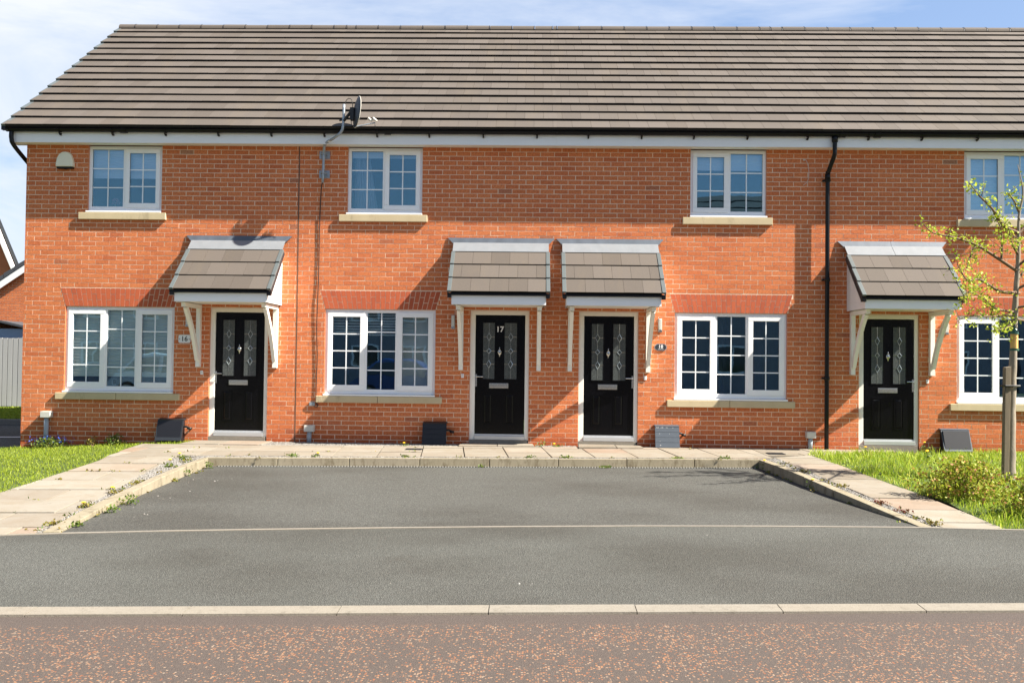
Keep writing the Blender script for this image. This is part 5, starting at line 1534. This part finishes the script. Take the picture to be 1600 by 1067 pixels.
# loose crisp and pebble litter kept tiny; drain covers
for x_, y_, lb in ((-1.74, -1.00, 'small dark grating set in the slabs below meter box 17'), (3.66, -.88, 'small dark grating set in the slabs near the right lawn')):
    g = MB(); zz = zpath(x_, y_)+.004
    g.frame(x_-.12, x_+.12, y_-.09, y_+.09, .01, 0, 0, 'slot') if False else None
    g.box(x_-.125, x_+.125, y_-.10, y_+.10, zz-.02, zz+.001, 'slot')
    for i in range(6): g.box(x_-.115, x_+.115, y_-.088+i*.031, y_-.072+i*.031, zz+.001, zz+.006, 'gasbox')
    tag(g.build('drain_cover'), lb, 'drain cover', 'drain covers in the path')
g = MB()
rs = random.Random(8)
for _ in range(38):
    k = rs.random()
    if k < .5: x_, y_ = rs.uniform(-4.1, -3.6), rs.uniform(-6.4, -2.6); z_ = zbay(x_, y_)
    elif k < .75: x_ = rs.uniform(-4.1, 2.9); y_ = np.interp(x_, [p_[0] for p_ in kback_i], [p_[1] for p_ in kback_i])-rs.uniform(.03, .12); z_ = zbay(x_, y_)
    else: x_, y_ = rs.uniform(-3, 3), rs.uniform(-8.6, -6.4); z_ = -.238 if False else (-.222-.028*(yline(x_)-y_)/(yline(x_)-kb(x_)))
    s_ = rs.uniform(.005, .014)
    g.faces([(x_-s_, y_, z_-.001), (x_, y_-s_, z_-.001), (x_+s_, y_, z_-.001), (x_, y_+s_, z_-.001), (x_, y_, z_+s_*.7)], [(0, 1, 4), (1, 2, 4), (2, 3, 4), (3, 0, 4)], 'gravel')
tag(g.build('loose_stones'), 'loose pale chippings scattered on the asphalt', 'gravel', kind='stuff')

# ------------------------------------------------------------------ far left: fence, shed, neighbours
g = MB(); g.poly([(-60, 4.9, -.13), (-8.4, 4.9, -.13), (-8.4, 9.6, -.13), (-60, 9.6, -.13)], 'turf'); tag(g.build('verge_soil'), kind='structure')
lawn('grass', [(-15.5, 5.0), (-9.5, 5.0), (-9.5, 9.2), (-15.5, 9.2)], lambda a, b_: -.125, 26000, .03, .07, .012, 'grass_left', 'strip of grass in front of the pale fence', .3)
g = MB(); g.poly([(-60, -3.2, -.24), (-8.9, -.8, -.24), (-8.26, 0, -.24), (-8.26, 4.9, -.24), (-60, 4.9, -.24)], 'bay'); tag(g.build('side_driveway'), kind='structure')
g = MB(); g.box(-60, -8.3, 4.78, 4.9, -.3, -.12, 'kerb'); tag(g.build('side_kerb', bevel=.01), kind='structure')
g = MB(); g.poly([(-13, 1.4, -.234), (-8.9, 2.0, -.234), (-8.9, 2.12, -.234), (-13, 1.52, -.234)], 'whiteink'); tag(g.build('parking_line'), kind='structure')
fn = empty('fence', (-14, 9.3, -.13), 'pale weathered close-board fence at the far left', 'fence')
g = MB(); x_ = -20.0; rs = random.Random(2)
while x_ < -7: 
    g.box(x_, x_+.118, 9.28+rs.uniform(0, .004), 9.31, -.10, 1.72+rs.uniform(-.004, .004), 'fence'); 
    g.box(x_+.119, x_+.139, 9.300, 9.309, -.10, 1.715, 'fence'); x_ += .14
g.build('fence_boards', fn)
g = MB()
for z_ in (.2, .9, 1.5): g.box(-20, -7, 9.312, 9.36, z_, z_+.08, 'fence')
g.build('fence_rail', fn)
sh = empty('garden_shed', (-14.9, 10.2, -.13), 'blue-grey shed whose roof edge shows above the fence', 'shed')
g = MB(); g.box(-18, -13.80, 9.75, 11.6, -.13, 1.98, 'shed'); g.build('shed_wall', sh)
g = MB(); g.hexa([(-18.2, 9.6, 2.14), (-14.4, 9.6, 2.14), (-14.4, 11.8, 2.14), (-18.2, 11.8, 2.14)], [(-18.2, 9.6, 2.2), (-14.4, 9.6, 2.2), (-14.4, 11.8, 2.2), (-18.2, 11.8, 2.2)], 'dark_tile'); g.hexa([(-14.399, 9.6, 2.14), (-13.65, 9.6, 1.98), (-13.65, 11.8, 1.98), (-14.399, 11.8, 2.14)], [(-14.399, 9.6, 2.2), (-13.65, 9.6, 2.04), (-13.65, 11.8, 2.04), (-14.399, 11.8, 2.2)], 'dark_tile'); g.build('shed_roof', sh)

def gable_house(name, label, x_l, x_r, zr_, zeave_, y0, y1, apex_x, mat):
    h = empty(name, ((x_l+x_r)/2, y0, 0), label, 'house'); return h
nb = empty('neighbouring_house', (-11.5, 14.0, -.2), 'neighbouring brick gable with dark tiled verge rising at the far left', 'house')
# verge line: z = 3.74 + (x+14.69)*.68 , gable wall facing the camera at y=12
sl_ = .68; zv = lambda x_: 3.60+(x_+14.69)*sl_
g = MB(); xa, xm, xb = -16.2, -10.6, -5.0
def brick_gable(mb, xa, xm, xb, yv, zf, zbase):
    mb.poly([(xa, yv+.004, zbase), (xb, yv+.004, zbase), (xb, yv+.004, zf(xa)), (xm, yv+.004, zf(xm)), (xa, yv+.004, zf(xa))], 'mortar')
    n = 0; z_ = zbase
    while z_ < zf(xm):
        zt_ = z_+.065
        off = (n % 2)*.1125; x_ = xa+off-.225
        while x_ < min(xb, -12.4):
            a, b_ = max(x_, xa), x_+.215
            if b_ > a and zt_ < zf(min(b_, xm)) : mb.poly([(a, yv, z_), (b_, yv, z_), (b_, yv, zt_), (a, yv, zt_)], 'brick')
            x_ += .225
        z_ += .075; n += 1
brick_gable(g, xa, xm, xb, 10.9, lambda x_: zv(x_)+.05, -.2)
g.poly([(xa, 10.9, -.2), (xa, 18, -.2), (xa, 18, zv(xa)), (xa, 10.9, zv(xa))], 'dullbrick')
g.build('gable_wall', nb)
g = MB()
g.hexa([(xa-.3, 10.75, zv(xa-.3)), (xm, 10.75, zv(xm)), (xm, 18, zv(xm)), (xa-.3, 18, zv(xa-.3))], [(xa-.3, 10.75, zv(xa-.3)+.12), (xm, 10.75, zv(xm)+.12), (xm, 18, zv(xm)+.12), (xa-.3, 18, zv(xa-.3)+.12)], 'dark_tile')
g.hexa([(xm, 10.75, zv(xm)), (xb+.3, 10.75, zv(xa-.3)), (xb+.3, 18, zv(xa-.3)), (xm, 18, zv(xm))], [(xm, 10.75, zv(xm)+.12), (xb+.3, 10.75, zv(xa-.3)+.12), (xb+.3, 18, zv(xa-.3)+.12), (xm, 18, zv(xm)+.12)], 'dark_tile')
rf = g.build('roof', nb)
g = MB(); k = 0
while xa-.3+k*.30 < xm:
    a = xa-.3+k*.30; b_ = a+.285; g.hexa([(a, 10.70, zv(a)+.05), (b_, 10.70, zv(b_)+.05), (b_, 10.95, zv(b_)+.05), (a, 10.95, zv(a)+.05)], [(a, 10.70, zv(a)+.19), (b_, 10.70, zv(b_)+.165), (b_, 10.95, zv(b_)+.165), (a, 10.95, zv(a)+.19)], 'dark_tile'); k += 1
g.build('verge_tiles', rf)
g = MB(); g.hexa([(xa-.3, 10.72, zv(xa-.3)-.17), (xm, 10.72, zv(xm)-.17), (xm, 10.745, zv(xm)-.17), (xa-.3, 10.745, zv(xa-.3)-.17)], [(xa-.3, 10.72, zv(xa-.3)+.04), (xm, 10.72, zv(xm)+.04), (xm, 10.745, zv(xm)+.04), (xa-.3, 10.745, zv(xa-.3)+.04)], 'upvc'); g.build('barge_board', nb)
nb2 = empty('distant_house', (-33.5, 38, -.2), 'distant brick gable end peeping above the neighbouring verge', 'house')
ax, az = -31.75, 9.62; SK = -4.9     # gable front at y=38; the house runs back and to the left
bk = lambda p_: (p_[0]+SK, 46, p_[1]); fr = lambda p_, y_=38: (p_[0], y_, p_[1])
outl = [(ax-4.5, -.2), (ax+2.6, -.2), (ax+2.6, 3.4), (ax, az-.1), (ax-4.5, az-.1)]
g = MB(); g.prism([fr(p_) for p_ in outl], [bk(p_) for p_ in outl], 'dullbrick'); g.build('wall', nb2)
g = MB()
sl = [(ax, az-.10), (ax+2.75, 3.2), (ax+2.95, 3.3), (ax+.08, az+.14), (ax-5, az+.14), (ax-5, az-.10)]
g.prism([fr(p_, 37.7) for p_ in sl], [bk(p_) for p_ in sl], 'dark_tile'); g.build('roof', nb2)
g = MB(); bb = [(ax-.05, az-.12), (ax+2.66, 3.2), (ax+2.45, 3.2), (ax-.35, az-.12)]
g.prism([fr(p_, 37.6) for p_ in bb], [fr(p_, 37.69) for p_ in bb], 'upvc'); g.build('barge_board', nb2)

# ------------------------------------------------------------------ across the street (seen only in the window glass)
M['shade_wall'] = simple('blue_shaded_wall', (.27, .27, .30), .9, var=.3, scale=3)  # blue-grey stands in for brick in shade under a blue sky
for xc, hw, yf, zr_, lb in ((-33, 5.9, -34, 7.9, 'opposite house far to the left, behind the camera'), (-21, 5.9, -34, 7.9, 'opposite brick house reflected in the left windows'), (-9, 5.9, -34, 7.9, 'opposite brick house reflected in window 17'), (8.4, 4.3, -23, 9.0, 'tall nearer brick house whose roof is reflected in the upper window of 18'), (20, 5.9, -34, 7.9, 'opposite brick house reflected in the right windows'), (2, 4.9, -36, 7.9, 'opposite house set back beside the taller one'), (32, 5.9, -34, 7.9, 'opposite house far to the right, behind the camera')):
    h = empty('opposite_house', (xc, yf, -.25), lb, 'house', 'houses across the street')
    g = MB(); g.box(xc-hw, xc+hw, yf-8, yf, -.25, 4.9, 'shade_wall')
    g.prism([(xc-hw, yf-8, 4.9), (xc-hw, yf, 4.9), (xc-hw, yf-4, zr_-.2)], [(xc+hw, yf-8, 4.9), (xc+hw, yf, 4.9), (xc+hw, yf-4, zr_-.2)], 'shade_wall'); g.build('wall', h)
    g = MB()
    for sg in (0, 1):
        n = 12
        for k in range(n):
            ya, yb = yf+.3-4.3*k/n, yf+.3-4.3*(k+1)/n; za, zb2 = 4.8+(zr_-4.8)*k/n, 4.8+(zr_-4.8)*(k+1)/n
            if sg: ya, yb = 2*(yf-4)-ya, 2*(yf-4)-yb
            g.poly([(xc-hw-.1, ya, za+.05), (xc+hw+.1, ya, za+.05), (xc+hw+.1, yb, zb2), (xc-hw-.1, yb, zb2)], 'dark_tile'); g.poly([(xc-hw-.1, ya, za), (xc+hw+.1, ya, za), (xc+hw+.1, ya, za+.05), (xc-hw-.1, ya, za+.05)], 'tile_edge_shade')
    g.build('roof', h)
    for wx_ in (-2.9, .0, 2.6):
        for z_ in (.8, 3.3):
            g = MB(); g.frame(xc+wx_-.7, xc+wx_+.7, z_, z_+1.2, .09, yf, yf+.06, 'upvc'); g.box(xc+wx_-.03, xc+wx_+.03, yf, yf+.05, z_+.09, z_+1.11, 'upvc'); wn = g.build('window', h)
            g = MB(); g.box(xc+wx_-.61, xc+wx_+.61, yf, yf+.03, z_+.09, z_+1.11, 'carglass'); g.build('pane', wn)

def car(x0, yc, length, height, mat, label, suv=False):
    r = empty('parked_car', (x0+length/2, yc, -.25), label, 'car', 'cars parked across the street'); Ln = length; H = height; z0 = -.25
    pr = [(0, .30), (.02, .62), (.08*Ln, .86), (.20*Ln, H-.12), (.30*Ln, H-.02), (.50*Ln, H), (.60*Ln, H-.06), (.76*Ln, .92), (.93*Ln, .78), (.99*Ln, .62), (Ln, .32), (.97*Ln, .2), (.03*Ln, .2)]
    hw = .86
    g = MB(); sec = []
    for k, (yy, s_) in enumerate(((-hw, .0), (-hw+.03, 1))): pass
    low = [(a, min(b_, .92)) for a, b_ in pr]
    g.prism([(x0+a, yc-hw, z0+b_) for a, b_ in low], [(x0+a, yc+hw, z0+b_) for a, b_ in low], mat)
    cab = [(.09*Ln, .90), (.21*Ln, H-.12), (.31*Ln, H-.02), (.50*Ln, H), (.60*Ln, H-.06), (.75*Ln, .90)]
    g.prism([(x0+a, yc-hw+(.0 if b_ < 1 else .16), z0+b_) for a, b_ in cab], [(x0+a, yc+hw-(.0 if b_ < 1 else .16), z0+b_) for a, b_ in cab], mat)
    g.build('body', r, bevel=.05)
    for sgn in (-1, 1):
        g = MB()
        gl_ = [(.14*Ln, .94), (.23*Ln, H-.17), (.45*Ln, H-.10), (.45*Ln, .94)], [(.47*Ln, .94), (.47*Ln, H-.10), (.59*Ln, H-.14), (.71*Ln, .94)]
        for q in gl_:
            f = lambda b_: yc+sgn*(hw-.002-(b_-.9)/(H-.9)*.15+.012)
            g.poly([(x0+a, f(b_)+sgn*.01, z0+b_) for a, b_ in q], 'carglass')
        g.build('side_window', r)
    for a in (.18*Ln, .80*Ln):
        for sgn in (-1, 1):
            g = MB(); g.tube([(x0+a, yc+sgn*(hw-.2), z0+.31), (x0+a, yc+sgn*(hw+.012), z0+.31)], .31, 'tyre', 24); wl = g.build('wheel', r)
            g = MB(); g.tube([(x0+a, yc+sgn*(hw+.012), z0+.31), (x0+a, yc+sgn*(hw+.02), z0+.31)], .2, 'chrome', 20); g.build('rim', wl)
    for sgn in (-1, 1):
        g = MB(); g.box(x0+.93*Ln, x0+.985*Ln, yc+sgn*(hw-.12)-.14, yc+sgn*(hw-.12)+.135, z0+.60, z0+.74, 'chrome'); g.build('headlight', r, bevel=.03)
    g = MB(); g.box(x0+.66*Ln, x0+.70*Ln, yc+hw, yc+hw+.16, z0+.92, z0+1.04, mat); g.build('wing_mirror', r, bevel=.03)
car(-6.6, -18.6, 4.2, 1.52, 'carblue', 'blue hatchback parked opposite, reflected in ground window 17')
car(-15.6, -18.9, 4.4, 1.62, 'carwhite', 'white car parked opposite, reflected in ground window 16')

for o in bpy.data.objects:
    if '_pivot' in o: del o['_pivot']
